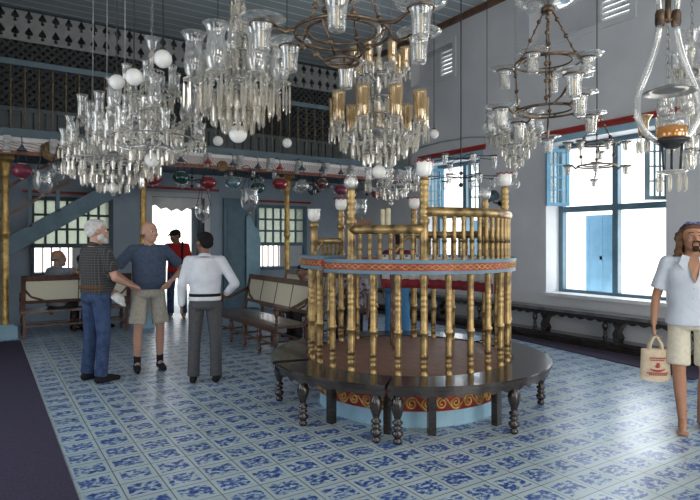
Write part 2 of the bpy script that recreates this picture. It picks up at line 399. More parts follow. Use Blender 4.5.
# ------------------------------------------------------------------ gilt columns
M['colgold']=pm('gilded_column_paint',(.68,.46,.16),.4,.5,col2=(.34,.20,.06),scale=12)
def column_mesh():
    mb=MB(); pr=[(.085,.22),(.085,.27),(.065,.29)]
    z=.30
    while z<1.5: pr+= [(.066,z),(.078,z+.03),(.066,z+.06),(.07,z+.16)]; z+=.17
    pr+=[(.09,z),(.09,z+.05),(.072,z+.08),(.062,2.5),(.085,2.53),(.065,2.57),(.10,2.72),(.12,2.80),(.12,2.86),(0,2.86)]
    mb.lathe([(a*.78,z) for a,z in pr],14); return mb.mesh('shaft',M['colgold'])
for px,lab in ((5,'gilt turned column on blue pedestal at the far left end of the cane bench'),(143,'gilt column rising behind the bald man in shorts'),(287,'gilt column standing behind the long cane bench with the white back')):
    q=(px-350)/FPX; Y=10.58; X=Y*(SN+CS*q)/(CS-SN*q)
    t=thing('column',lab,'column',(X,Y,0),group='gilt columns under the gallery')
    ob('pedestal',MB().box((-.17,-.17,0),(.17,.17,.20)).box((-.13,-.13,.20),(.13,.13,.23)),M['paleblue'],t)
    obj('shaft',cached('col',column_mesh),t)
    ob('capital',MB().box((-.13,-.13,2.86),(.13,.13,3.015)),M['gold'],t)
# ------------------------------------------------------------------ carpets
tag(ob('carpet_runner',MB().box((XL+.02,-1.6,0),(.48,10.2,.012)),M['carpet']),'wide dark purple carpet running along the left edge of the tiles','carpet')
cp=MB(); vs=[(6.66,3.2),(7.38,3.2),(7.38,10.6),(7.16,10.6),(7.12,6.4)]
cp.extrude(vs,Matrix.Identity(4),.012)
tag(ob('carpet_runner',cp,M['carpet']),'narrow purple carpet strip under the dark wall bench on the right','carpet')
# ------------------------------------------------------------------ windows of the right wall
def casement(w,h,nx,nz,solid=0,fm=None,gm=None,t=.035,fr=.055,bar=.018):
    f=MB(); f.box((0,0,0),(fr,t,h)); f.box((w-fr,0,0),(w,t,h)); f.box((fr,0,0),(w-fr,t,fr)); f.box((fr,0,h-fr),(w-fr,t,h))
    if nx: 
        for i in range(1,nx): x=fr+(w-2*fr)*i/nx; f.box((x-bar/2,.004,fr),(x+bar/2,t-.004,h-fr))
        for i in range(1,nz): z=fr+(h-2*fr)*i/nz; f.box((fr,.006,z-bar/2),(w-fr,t-.006,z+bar/2))
        g=MB(); g.box((fr,t/2-.002,fr),(w-fr,t/2+.002,h-fr)); return f,g
    f.box((fr,.008,fr),(w-fr,t-.008,h-fr)); f.box((fr,.002,h*.48),(w-fr,t-.002,h*.52)); f.box((w*.5-.025,.002,fr),(w*.5+.025,t-.002,h-fr))
    return f,None
def put_casement(root,name,hinge,ang,w,h,nx,nz,mat,gm):
    f,g=casement(w,h,nx,nz); c=obj(name,f.mesh(name,mat),root,hinge,(0,0,ang))
    if g: obj('pane',g.mesh('pane',gm),c)
    return c
def right_window(n,y0,y1,left_open):
    z0,z1=.72,3.14; xo=XO-.12
    r=bpy.data.objects.new('window_%d'%n,None); C.objects.link(r); r['kind']='structure'
    f=MB(); w=.075
    f.box((xo-.05,y0,z0),(xo+.05,y0+w,z1)); f.box((xo-.05,y1-w,z0),(xo+.05,y1,z1)); f.box((xo-.05,y0+w,z1-w),(xo+.05,y1-w,z1)); f.box((xo-.05,y0+w,z0),(xo+.05,y1-w,z0+.05))
    ym=(y0+y1)/2-.03; f.box((xo-.05,ym-.045,z0+.05),(xo+.05,ym+.045,z1-w)); f.box((xo-.06,y0+w,2.03),(xo+.06,ym-.045,2.12)); f.box((xo-.06,ym+.045,2.03),(xo+.06,y1-w,2.12))
    ob('window_frame',f,M['teal'],r)
    ob('window_sill',MB().box((XR-.05,y0-.06,z0-.045),(XO+.02,y1+.06,z0+.004)),M['white'],r)
    ob('lintel',MB().box((XR-.02,y0-.15,z1+.10),(XR+.0,y1+.12,z1+.16)).box((XR-.05,y0-.2,z1+.16),(XR+.0,y1+.2,z1+.19)),M['red'],r)
    ob('lintel_panel',MB().box((XR-.012,y0-.1,z1+.0),(XR,y1+.1,z1+.10)),M['paleblue'],r)
    wl=(y1-y0)/2-.08
    # upper casements swung inwards against the reveal
    a=math.atan2(.06,-1)
    ca=put_casement(r,'upper_casement',(xo-.055,y1-.19,2.13),math.pi-.42,.40,.93,4,4,M['blue'],M['pane'])
    pass
    put_casement(r,'upper_casement',(xo-.055,y0+.06,2.13),math.pi-.62,.40,.93,4,4,M['teal'],M['pane'])
    # outer shutters half open
    put_casement(r,'outer_shutter',(8.72,y1-.03,.55),-math.pi/2,.56,1.45,0,0,M['skyblue'],None)
    return r
right_window(1,7.45,8.97,True); right_window(2,4.05,5.98,True)
for n,(y0,y1,z0,z1) in ((3,(4.55,6.3,4.80,5.45)),(4,(8.16,9.42,4.85,5.45))):
    r=bpy.data.objects.new('window_%d'%n,None); C.objects.link(r); r['kind']='structure'
    f=MB(); xo=XR+.22
    f.box((xo,y0+.62,z0),(xo+.1,y1,z1)); ob('window_board',f,M['wall'],r)
    s=MB(); z=z0+.03
    while z<z1: s.bar((xo+.03,y0,z),(xo+.03,y0+.62,z),.014,.10,(.6,0,1)); z+=.085
    s.box((xo,y0+.58,z0),(xo+.08,y0+.62,z1)); ob('louvre_slats',s,M['white'],r)
    f2=MB(); e=.09
    f2.box((XR-.02,y0-e,z0-e),(XR,y1+e,z0)); f2.box((XR-.02,y0-e,z1),(XR,y1+e,z1+e)); f2.box((XR-.02,y0-e,z0),(XR,y0,z1)); f2.box((XR-.02,y1,z0),(XR,y1+e,z1)); ob('window_trim',f2,M['wall'],r)
# ------------------------------------------------------------------ windows and doorway of the back wall
def back_window(n,x0,x1,z0,z1,zs,mat,nx):
    r=bpy.data.objects.new('window_%d'%n,None); C.objects.link(r); r['kind']='structure'
    f=MB(); w=.07; y=YB-.03
    f.box((x0-w,y-.03,z0-w),(x0,y+.06,z1+w)); f.box((x1,y-.03,z0-w),(x1+w,y+.06,z1+w)); f.box((x0,y-.03,z1),(x1,y+.06,z1+w)); f.box((x0,y-.03,z0-w),(x1,y+.06,z0)); f.box((x0,y-.03,zs-.05),(x1,y+.06,zs+.03))
    ob('window_frame',f,mat,r)
    g=MB()
    for i in range(1,nx): x=x0+(x1-x0)*i/nx; g.box((x-.022,y+.05,zs+.03),(x+.022,y+.09,z1))
    for k in range(1,3): z=zs+.03+(z1-zs-.03)*k/3; g.box((x0,y+.052,z-.022),(x1,y+.088,z+.022))
    ob('glazing_bars',g,mat,r); ob('pane',MB().box((x0,y+.065,zs+.03),(x1,y+.069,z1)),M['frost'],r)
    b=MB()
    for i in range(1,5): x=x0+(x1-x0)*i/9; b.box((x-.012,y+.05,z0),(x+.012,y+.075,zs-.05))
    ob('window_bars',b,M['red'],r)
    l=MB().box((x0+(x1-x0)*.5,y+.10,z0),(x1,y+.14,zs-.05)); ob('inner_shutter',l,M['wall'],r)
    ob('lintel',MB().box((x0-.2,YB-.02,z1+.13),(x1+.2,YB,z1+.18)),M['red'],r)
back_window(5,.80,2.12,.95,2.34,1.48,M['tealdark'],7)
back_window(6,5.37,6.56,.95,2.34,1.50,M['teal'],6)
d=bpy.data.objects.new('door_1',None); C.objects.link(d); d['kind']='structure'
f=MB(); f.box((2.84,YB-.05,0),(2.96,YB+.1,2.6)); f.box((4.08,YB-.05,0),(4.2,YB+.1,2.6)); f.box((2.96,YB-.05,2.5),(4.08,YB+.1,2.6)); ob('door_frame',f,M['wall'],d)
v=MB(); pts=[(2.96,2.5),(4.08,2.5)]
k=10
for i in range(k+1):
    u=4.08-1.12*i/k; pts.append((u,2.30-.10*math.sin(math.pi*i/k)+(.06 if i%2 else 0)))
v.extrude([(a,b) for a,b in pts],Matrix(((1,0,0,0),(0,0,-1,YB+.16),(0,1,0,0),(0,0,0,1))),.03); ob('scalloped_valance',v,M['white'],d)
ob('lintel',MB().box((2.7,YB-.07,2.66),(4.4,YB,2.71)),M['red'],d)
put_casement(d,'door_leaf',(4.06,YB+.34,.03),math.pi+.62+.35,.52,2.25,0,0,M['greyblue'],None)
# teal door leaves folded open into the room
tt=MB(); tt.box((4.50,YB-.12,.02),(5.06,YB-.02,2.52)); 
for z in (.2,1.35): tt.box((4.58,YB-.14,z),(4.98,YB-.12,z+1.0))
o=struct('door_2',tt,M['teal'])
sh=MB(); sh.extrude([(0,0),(.34,0),(.34,1.55),(.28,1.78),(.18,1.86),(.12,2.02),(.05,2.10),(0,2.05)],Matrix(((1,0,0,5.0),(0,0,-1,YB-.16),(0,1,0,.05),(0,0,0,1))),.04)
struct('door_3',sh,M['paleblue'])
# ------------------------------------------------------------------ staircase to the gallery
t=thing('staircase','steep blue staircase rising under the gallery at left','staircase',(0,0,0))
YA,YZ=11.25,12.0
def sx(z): return .2+(z-1.56)/.63
def stair_side(y):
    mb=MB(); zl,zh=.42,3.0
    mb.extrude([(sx(zl),zl-.02),(sx(zh),zh-.02),(sx(zh),zh-.36),(sx(zl),max(.0,zl-.36))],Matrix(((1,0,0,0),(0,0,1,y),(0,1,0,0),(0,0,0,1))),.05); return mb
ob('stringer',stair_side(YA),M['teal'],t); ob('stringer',stair_side(YZ),M['teal'],t)
st=MB(); z=.3
while z<2.9: st.box((sx(z)+.05,YA+.05,z-.03),(sx(z)+.38,YZ,z)); z+=.2
ob('treads',st,M['brownwood'],t)
def rail(p0,p1,nm,mat):
    a=PY(*p0,YA); b=PY(*p1,YA); u=(b-a); a2=a-u*(max(0,(a.x-(-1.1)))/u.x); ob(nm,MB().bar(a2,b,.05,.05),mat,t)
rail((8,187),(58,159),'handrail',M['brownwood']); rail((8,215),(72,180),'handrail',M['brownwood'])
po=MB()
for px in (30,58):
    a=PY(px,160,YA); zt=PY(px,187-(px-8)*.56,YA).z; zb=1.56+.63*(a.x-.2); po.box((a.x-.03,YA,min(zb,zt)-.05),(a.x+.03,YA+.05,max(zb,zt)))
ob('posts',po,M['teal'],t)
# ------------------------------------------------------------------ furniture
def turned_leg(h, r=.04):
    p=[(.55,0),(.75,.03),(.75,.07),(.5,.09),(.62,.12),(1.0,.17),(1.0,.21),(.5,.25),(.8,.28),(.8,.31),(.45,.33),(.9,.37),(.9,.40),(.5,.43),(.62,.48),(1.05,.62),(1.15,.72),(.8,.84),(.6,.87),(1.0,.90),(1.0,.94),(.7,.97),(.9,1.0)]
    return [(r*a,h*z) for a,z in p]
M['seatwood']=pm('worn_seat_wood',(.15,.10,.07),.28,col2=(.07,.045,.035),scale=5,stretch=(1,6,1),coat=.2)
def cane_bench(label,loc,rz,L,n,group):
    t=thing('cane_bench',label,'bench',loc,rz,group); D=.25; W=M['redwood']
    ob('seat',MB().box((-L/2,-D-.01,.41),(L/2,D,.445)),M['seatwood'],t); ob('seat_rail',MB().box((-L/2,-D,.355),(L/2,-D+.04,.41)),W,t)
    def leg():
        mb=MB(); mb.lathe(turned_leg(.36,.034),10); return mb.mesh('leg',W)
    xs=[-L/2+.05+(L-.1)*i/n for i in range(n+1)]
    for x in xs:
        obj('leg',cached('bleg',leg),t,(x,-D+.03,0))
    for x in xs[::2] if n%2==0 else (xs[0],xs[-1]):
        ob('leg',MB().bar((x,D-.02,0),(x,D-.02,.40),.045,.045,(0,1,0)),W,t)
    for x in xs: 
        ob('stretcher',MB().bar((x,-D+.03,.13),(x,D-.02,.13),.025,.025),W,t)
    ob('stretcher',MB().bar((-L/2+.05,-D+.03,.2),(L/2-.05,-D+.03,.2),.025,.025),W,t); ob('stretcher',MB().bar((-L/2+.05,D-.02,.2),(L/2-.05,D-.02,.2),.03,.03),W,t)
    m=Matrix.Translation((0,D-.03,.44))@Matrix.Rotation(R(-12),4,'X')
    f=MB(); Hb=.58
    f.box((-L/2,-.02,.50),(L/2,.025,Hb),m); f.box((-L/2+.02,-.015,.13),(L/2-.02,.02,.18),m)
    for x in (-L/2+.03,L/2-.03): f.box((x-.03,-.02,-.06),(x+.03,.025,Hb),m)
    # swept end bracket
    for sgn in (-1,1):
        pts=[m@Vector((sgn*(L/2-.03),0,.5)),m@Vector((sgn*(L/2-.05),0,.36)),m@Vector((sgn*(L/2-.14),0,.24)),m@Vector((sgn*(L/2-.32),0,.17))]
        f.tube(pts,.022,6)
    ob('back_frame',f,W,t)
    w=(L-.14)/n
    for i in range(n):
        x0=-L/2+.07+i*w
        ob('cane_panel',MB().box((x0,-.006,.18),(x0+w,.010,.50),m),M['cane'],t)
    for i in range(1,n): x=-L/2+.07+i*w; ob('panel_strip',MB().box((x-.008,-.012,.18),(x+.008,.016,.50),m),W,t)
    for sgn in (-1,1):
        x=sgn*(L/2-.03); a=MB(); a.tube([m@Vector((x,0,.36)),(x,.10,.70),(x,-.05,.645),(x,-.18,.66),(x,-D-.01,.68)],[.026,.024,.022,.024,.03],8)
        ob('armrest',a,W,t); p=MB(); p.lathe(turned_leg(.26,.028),8,(x,-D+.03,.42)); ob('arm_post',p,W,t)
    return t
cane_bench('long wooden bench with cream cane back standing beside the brass railed platform',(3.42,7.76,0),R(-90),2.2,4,'cane back benches')
cane_bench('wooden bench with cream cane back seen from behind, two men sitting on it',(1.31,10.53,0),R(180),1.64,2,'cane back benches')
cane_bench('second cane back bench, farther back, half hidden behind the brass spindles',(4.65,8.75,0),R(-86),2.1,3,'cane back benches')
# long bench along the right wall
t=thing('wall_bench','long low dark wooden bench with scalloped apron under the right windows','bench',(7.46,6.9,0)); B0,B1=-3.6,3.4
ob('seat',MB().box((-.08,B0,.475),(.20,B1,.52)),pm('grey_worn_wood',(.16,.16,.165),.3,col2=(.07,.07,.075),scale=6,stretch=(6,1,1)),t)  # dark bench top coloured grey for the light it reflects
a=MB(); y=B0
pts=[(B0,.465)]; seg=[]
k=0
while y<B1-.001:
    for q in range(6): seg.append((min(y+.16*q/6,B1),.43-.03*math.sin(math.pi*q/6)))
    y+=.16
poly=[(B0,.476)]+seg+[(B1,.43),(B1,.476)]
a.extrude(poly[::-1],Matrix(((0,0,1,-.07),(1,0,0,0),(0,1,0,0),(0,0,0,1))),.03); ob('scalloped_apron',a,M['darkwood'],t)
ob('plinth',MB().box((-.05,B0,0),(.20,B1,.14)),M['darkwood'],t)
y=B0+.25
while y<B1:
    l=MB(); l.lathe([(r_,z+.139) for r_,z in turned_leg(.30,.036)],8,(-.02,y,0)); ob('leg',l,M['darkwood'],t)
    s=MB(); s.extrude([(0,.14),(.07,.14),(.10,.2),(.06,.27),(.09,.34),(.16,.43),(-.03,.43),(.02,.33),(-.02,.25)],Matrix(((0,0,1,-.04),(-1,0,0,y-.14),(0,1,0,0),(0,0,0,1))),.12); ob('bracket_leg',s,M['darkwood'],t)
    y+=1.22
# ------------------------------------------------------------------ the bimah
BX,BY=3.52,4.37; RB=.96
def ang_for(px,front,Rr=RB):
    best=None
    for i in range(3600):
        a=R(i/10); X=BX+Rr*math.cos(a); Y=BY+Rr*math.sin(a); d=SN*X+CS*Y; r=CS*X-SN*Y
        dc=SN*BX+CS*BY
        if (d<dc)!=front: continue
        e=abs(350+FPX*r/d-px)
        if best is None or e<best[0]: best=(e,i/10)
    a=best[1]; return a-360 if a>180 else a
bi=thing('brass_railed_platform','round raised reading platform fenced by two tiers of turned brass spindles','platform',(BX,BY,0))
O=(0,0)
pb=MB(); pb.lathe([(0,0),(.87,0),(.87,.145),(0,.145)],64,smooth=False); ob('base',pb,M['paleblue'],bi)
fr=MB(); fr.lathe([(.86,.14),(.895,.14),(.895,.28),(.88,.415),(.86,.415)],64,smooth=True); ob('frieze',fr,M['red'],bi)
sc_m=MB()
nseg=22
for i in range(nseg):
    a0=360/nseg*i
    for half in (0,1):
        pts=[]; cx=.25 if half==0 else .75; sg=1 if half==0 else -1
        for k in range(26):
            th=k/25*3.6*math.pi; rr=.052*(1-k/25*.82)
            u=cx*(2*math.pi*.9/nseg)+rr*math.cos(th+math.pi*.2); z=.205+sg*rr*math.sin(th+math.pi*.2)*1.05
            an=R(a0)+u/.9; pts.append((.898*math.cos(an),.898*math.sin(an),z))
        sc_m.tube(pts,.009,5)
    pts=[]
    for k in range(13):
        u=k/12*(2*math.pi*.9/nseg); an=R(a0)+u/.9; pts.append((.898*math.cos(an),.898*math.sin(an),  .205+.056*math.sin(2*math.pi*k/12)))
    sc_m.tube(pts,.008,5)
ob('scroll_ornament',sc_m,M['gold_paint'],bi)
pf=MB(); pf.lathe([(0,.415),(.985,.415),(1.0,.43),(1.0,.45),(0,.45)],64,smooth=False); ob('platform_floor',pf,pm('red_brown_boards',(.24,.125,.085),.55,col2=(.16,.08,.055),scale=6,stretch=(6,1,1)),bi)
def spindle(h,r):
    mb=MB(); p=[]
    seq=[(.95,0),(.95,.03),(.72,.045),(.88,.06)]
    for i in range(3): z=.08+i*.05; seq+=[(.90,z),(.98,z+.012),(.90,z+.024),(.82,z+.036)]
    seq+=[(.84,.25),(.90,.36),(.80,.40),(1.12,.415),(1.22,.43),(1.12,.445),(.80,.46),(.98,.48),(.84,.50),(.88,.60)]
    for i in range(4): z=.63+i*.055; seq+=[(.84,z),(.95,z+.014),(.84,z+.028)]
    seq+=[(.82,.88),(.86,.92),(1.0,.94),(1.0,.97),(.85,1.0)]
    mb.lathe([(a*r,z*h) for a,z in seq],10); return mb.mesh('spindle',M['gold'])
lo=cached('sp_lo',lambda:spindle(.84,.031))
# painted ring between the tiers
ZR=1.288
def ring_piece(a0,a1,dr,dz,n):
    q=MB(); q.arc(O,.90+dr,1.025+dr,ZR+dz,ZR+dz+.028,a0,a1,n); q.arc(O,.90+dr,1.03+dr,ZR+dz+.088,ZR+dz+.118,a0,a1,n); ob('painted_ring',q,M['teal'],bi)
    q=MB(); q.arc(O,.905+dr,1.02+dr,ZR+dz+.028,ZR+dz+.088,a0,a1,n); ob('ring_band',q,M['red'],bi)
    q=MB(); L=R(a1-a0)
    for ph in (0,math.pi):
        pts=[]; kk=int(abs(a1-a0)/1.2)+2
        for k in range(kk+1):
            an=R(a0)+L*k/kk; pts.append(((1.022+dr)*math.cos(an),(1.022+dr)*math.sin(an),ZR+dz+.058+.019*math.sin(an*52+ph)))
        q.tube(pts,.005,4)
    ob('braid_ornament',q,M['gold_paint'],bi)
A0=ang_for(326,True,1.0)
ring_piece(A0,150-0,0,0,110); ring_piece(150.2,A0%360-.3,.035,.022,12)
# posts
posts=[]
A1=ang_for(351,True); A2=ang_for(424,True); A3=ang_for(503,False,.965) if False else -33.0
specs=[(A1,2.00,'globe'),(A2,2.085,'frill'),(A3,2.10,'frill'),(ang_for(485,False),2.0,'globe'),(ang_for(414,False),1.93,'frill'),(ang_for(341,False),1.90,'frill'),(ang_for(314,False),1.76,'cup')]
PA=[q[0]%360 for q in specs]
PA.sort()
for q0,q1 in zip(PA,PA[1:]+[PA[0]+360]):
    nn=max(1,round((q1-q0)/12.4))
    for i in range(1,nn):
        a=R(q0+(q1-q0)*i/nn); obj('lower_spindle',lo,bi,(RB*math.cos(a),RB*math.sin(a),.449))
def milk_cup(frill):
    def f():
        mb=MB(); mb.lathe([(0,0),(.03,0),(.055,.02),(.066,.06),(.062,.10),(.07,.125),(.065,.125),(.057,.10),(.06,.06),(.05,.025),(0,.012)],14); return mb.mesh('lamp_cup',M['milk'])
    return cached('milkcup',f)
def frill_mesh():
    mb=MB(); pts=[]
    for i in range(48): a=2*math.pi*i/48; r=.072+.008*math.sin(a*8); pts.append((r*math.cos(a),r*math.sin(a),.126+.007*math.sin(a*8)))
    mb.tube(pts,.006,5,True); return mb.mesh('frill',M['redglass'])
for a,zt,kind in specs:
    h=zt-ZR-.10; mb=MB(); z=0; pr=[(.042,0),(.042,.04),(.03,.06)]
    z=.08
    pr+=[(.034,z),(.036,.22),(.034,.30),(.046,.32),(.046,.35),(.03,.37)]; z=.39
    while z<h-.05: pr+=[(.030,z),(.042,z+.022),(.030,z+.044)]; z+=.05
    pr+=[(.036,h-.02),(.03,h),(0,h)]
    mb.lathe(pr,12); px_=(RB*math.cos(R(a)),RB*math.sin(R(a)))
    po_=obj('post',mb.mesh('post',M['gold']),bi,(*px_,ZR+.10))
    if kind=='globe':
        g=MB(); g.lathe([(0,0),(.03,0),(.05,.02),(.062,.06),(.05,.10),(.035,.12),(.04,.13),(0,.12)],14); obj('lamp_cup',g.mesh('lamp_cup',M['glass']),po_,(0,0,h)); 
        g=MB(); g.sphere((0,0,.06),.045,12,8); obj('lamp_bulb',g.mesh('lamp_bulb',M['milk']),po_,(0,0,h))
    else:
        o=obj('lamp_cup',milk_cup(0),po_,(0,0,h))
        if kind=='frill': obj('frill',cached('frill',frill_mesh),po_,(0,0,h))
    # thicker lower continuation of the post
    obj('lower_post',cached('lpost',lambda:spindle(.84,.036)),bi,(*px_,.449))
def rail(a0,a1,z,r=.036):
    pts=[]; k=max(6,int(abs(a1-a0)/4))
    for i in range(k+1): a=R(a0+(a1-a0)*i/k); pts.append((RB*math.cos(a),RB*math.sin(a),z))
    ob('rail',MB().tube(pts,r,10,flat=1.15),M['gold'],bi)
    h=z-r-ZR-.112; m=cached('spu%.3f'%h,lambda:spindle(h,.02))
    nb=max(1,round(R(abs(a1-a0))*RB/.088)-1)
    for i in range(1,nb+1):
        a=R(a0+(a1-a0)*i/(nb+1)); obj('upper_spindle',m,bi,(RB*math.cos(a),RB*math.sin(a),ZR+.115))
def scroll_rail(a0,z0,a1,z1):
    pts=[]
    for i in range(21):
        u=i/20; a=R(a0+(a1-a0)*u); s=u*u*(3-2*u); pts.append((RB*math.cos(a),RB*math.sin(a),z0+(z1-z0)*s+.02*math.sin(u*2*math.pi)))
    ob('scroll_rail',MB().tube(pts,.026,8),M['gold'],bi)
A4,A5,A6,A7=[s[0] for s in specs[3:]]
rail(A1,A2,1.655); rail(A2,A3,1.80); rail(A3,A4,1.63); rail(A4,A5,1.63)
z=lambda a:a%360
a6=A6%360; a7=A7%360; a1=A1%360
rail(a6,a7-10 if a7>a6 else a7+10,1.56,.03)
scroll_rail(a7,1.44,a7-14,1.56); scroll_rail(A5%360+2,1.60,A5%360+16,1.44)
# red fringed cloth hung inside the back of the railing
def cloth(z0,z1,r,mat,nm):
    q=MB(); vs=[]; fs=[]; n=80
    for i in range(n+1):
        a=R(-22+(70+22)*i/n)+0; w=.010*math.sin(i*.9); 
        for rr,zz in ((r+w,z0),(r+w*.4,z1),(r-.008+w*.4,z1),(r-.008+w,z0)): vs.append((rr*math.cos(a),rr*math.sin(a),zz))
    for i in range(n):
        for k in range(4): j=(k+1)%4; fs.append((4*i+k,4*i+j,4*i+4+j,4*i+4+k))
    fs.append((0,1,2,3)); fs.append((4*n+3,4*n+2,4*n+1,4*n)); q.add(vs,fs,True); return q
t=thing('railing_cloth','white cloth with deep red border hung inside the back of the brass railing','cloth',(BX,BY,0))
ob('cloth',cloth(1.12,1.40,.905,None,''),M['white'],t); ob('red_border',cloth(1.02,1.125,.905,None,''),M['maroon'],t)
# reading desk inside
t=thing('reading_desk','small dark reading desk standing inside the brass railing','desk',(BX-.12,BY+.42,.451),R(-33))
d=MB(); d.box((-.24,-.17,1.20),(.24,.17,1.235)); ob('top',d,M['brownwood'],t)
for u in (-.2,.2):
    for v in (-.13,.13): ob('leg',MB().lathe([(a*1.0,z) for a,z in turned_leg(1.2,.02)],8,(u,v,0)),M['redwood'],t)
d=MB(); d.box((-.24,.1,1.235),(-.02,.125,1.34)).box((-.22,.095,1.25),(-.04,.13,1.325)); ob('book_rest',d,M['brownwood'],t)
dd=t
for k,(u,h) in enumerate(((.10,.20),(.155,.21))):
    m=MB(); m.lathe([(.024,0),(.024,h),(.018,h+.005),(0,h+.005)],12); loc=Vector((BX-.12,BY+.42,.451+1.235))+Matrix.Rotation(R(-33),3,'Z')@Vector((u,0,0))
    tag(ob('candle',m,M['candle'],loc=loc),'thick cream candle on the reading desk, %s of the pair'%('left' if k==0 else 'right'),'candle','cream candles on the reading desk')
# curved benches round the platform
def curved_bench(label,a0,a1,legs,sq):
    t=thing('curved_bench',label,'bench',(BX,BY,0),group='curved benches round the platform')
    n=max(12,int(abs(a1-a0)/3))
    s=MB(); s.arc(O,1.005,1.335,.425,.462,a0,a1,n); s.arc(O,1.33,1.348,.431,.456,a0,a1,n); ob('seat',s,M['darkwood'],t)
    q=MB(); nn=n*3
    vs=[]; fs=[]
    for i in range(nn+1):
        a=R(a0+(a1-a0)*i/nn); zb=.365+.024*abs(math.sin(i*math.pi/6)); 
        for rr,zz in ((1.30,zb),(1.325,zb),(1.325,.425),(1.30,.425)): vs.append((rr*math.cos(a),rr*math.sin(a),zz))
    for i in range(nn):
        for k in range(4): j=(k+1)%4; fs.append((4*i+k,4*i+j,4*i+4+j,4*i+4+k))
    fs.append((3,2,1,0)); fs.append((4*nn,4*nn+1,4*nn+2,4*nn+3)); q.add(vs,fs); ob('apron',q,M['darkwood'],t)
    def cl():
        mb=MB(); mb.lathe(turned_leg(.425,.046),12); return mb.mesh('turned_leg',M['darkwood'])
    for a in legs: obj('turned_leg',cached('cleg',cl),t,(1.265*math.cos(R(a)),1.265*math.sin(R(a)),0))
    for a in sq: ob('square_leg',MB().box((-.03,-.032,0),(.03,.032,.425)),M['darkwood'],t,loc=(1.04*math.cos(R(a)),1.04*math.sin(R(a)),0),rot=(0,0,R(a)))
    for a in (a0,a1):
        e=MB()
        aa=a+ (1.2 if a1>a0 else -1.2)*(1 if a==a0 else -1); c,s_=math.cos(R(aa)),math.sin(R(aa)); e.bar((1.02*c,1.02*s_,.39),(1.31*c,1.31*s_,.39),.03,.06); ob('end_rail',e,M['darkwood'],t)
    return t
AJ=ang_for(387,True,1.3); LG=lambda p,f=True: ang_for(p,f,1.265); SQ=lambda p: ang_for(p,True,.985)
curved_bench('dark curved bench along the front right of the platform, on turned legs',AJ+.4,2,[LG(396)+.5,LG(514),-42,-4],[SQ(430),SQ(491),0])
curved_bench('dark curved bench along the left of the platform, ending at its front joint',-190,AJ-.4,[LG(303),LG(376)],[SQ(336),SQ(389)])
curved_bench('short dark curved bench at the back left of the platform beside the cane bench',165,112,[150],[120])
curved_bench('dark curved bench round the back right of the platform, seen through the spindles',4,84,[8,46,80],[20,60])
# ------------------------------------------------------------------ hanging lamps
def oil_cup_mesh():
    mb=MB(); mb.lathe([(0,0),(.040,0),(.046,.02),(.050,.10),(.058,.14),(.066,.155),(.10,.168),(.135,.178),(.135,.182),(.095,.174),(.062,.162),(.053,.14),(.045,.10),(.041,.025),(0,.012)],18); return mb.mesh('oil_cup',M['glass'])
def small_cup_mesh():
    mb=MB(); mb.lathe([(0,0),(.022,0),(.028,.02),(.033,.07),(.045,.10),(.058,.108),(.058,.112),(.042,.105),(.029,.07),(.024,.02),(0,.008)],12); return mb.mesh('oil_cup',M['glass'])
def tumbler_mesh():
    mb=MB(); mb.lathe([(0,0),(.020,0),(.03,.03),(.040,.10),(.046,.13),(.043,.13),(.036,.10),(.026,.03),(0,.01)],10); return mb.mesh('oil_cup',M['glass'])
def wick(h):
    mb=MB(); mb.lathe([(.012,.006),(.012,h),(0,h)],8); return mb.mesh('wick_stick',M['candle'])
def shade_mesh(kind):
    mb=MB()
    if kind=='tulip': mb.lathe([(.030,0),(.055,.04),(.068,.10),(.060,.17),(.052,.22),(.062,.27),(.085,.30),(.082,.30),(.058,.27),(.047,.22),(.055,.17),(.063,.10),(.05,.045),(.026,.005)],16); return mb.mesh('glass_shade',M['glass'])
    if kind=='cyl': mb.lathe([(.030,0),(.043,.02),(.045,.15),(.052,.21),(.060,.23),(.057,.23),(.048,.21),(.041,.15),(.039,.02),(.026,.004)],16); return mb.mesh('glass_shade',M['glass'])
    if kind=='rib':
        mb.lathe([(.034,0),(.046,.015),(.048,.10),(.054,.21),(.058,.235),(.055,.235),(.050,.21),(.044,.10),(.042,.018),(.03,.004)],16); return mb.mesh('glass_shade',M['ribbed'])
    if kind=='small': mb.lathe([(.018,0),(.032,.02),(.036,.07),(.030,.11),(.040,.15),(.050,.165),(.047,.165),(.036,.15),(.026,.11),(.032,.07),(.028,.022),(.014,.004)],12); return mb.mesh('glass_shade',M['glass'])
def prism_mesh(L,w):
    def f():
        mb=MB(); mb.lathe([(0,0),(w*.45,-.012),(w*.2,-.022),(w*.8,-.035),(w,-L*.35),(w*.8,-L*.9),(0,-L)],6,smooth=False); return mb.mesh('prism',M['crystal'])
    return cached('prism%.3f_%.3f'%(L,w),f)
def bead_drop(L):
    def f():
        mb=MB(); z=0
        for i in range(int(L/.03)): mb.sphere((0,0,-.015-i*.03),(.010,.010,.014),6,4)
        mb.lathe([(0,-L),(.016,-L-.02),(.012,-L-.04),(0,-L-.06)],6,smooth=False); return mb.mesh('bead_drop',M['crystal'])
    return cached('bead%.3f'%L,f)
def dish_mesh(r):
    def f():
        mb=MB(); mb.lathe([(0,-.03),(.014,-.03),(.018,-.012),(r*.6,-.004),(r,.014),(r,.018),(r*.6,.004),(.02,.0),(.022,.02),(0,.02)],14); return mb.mesh('drip_dish',M['crystal'])
    return cached('dish%.3f'%r,f)
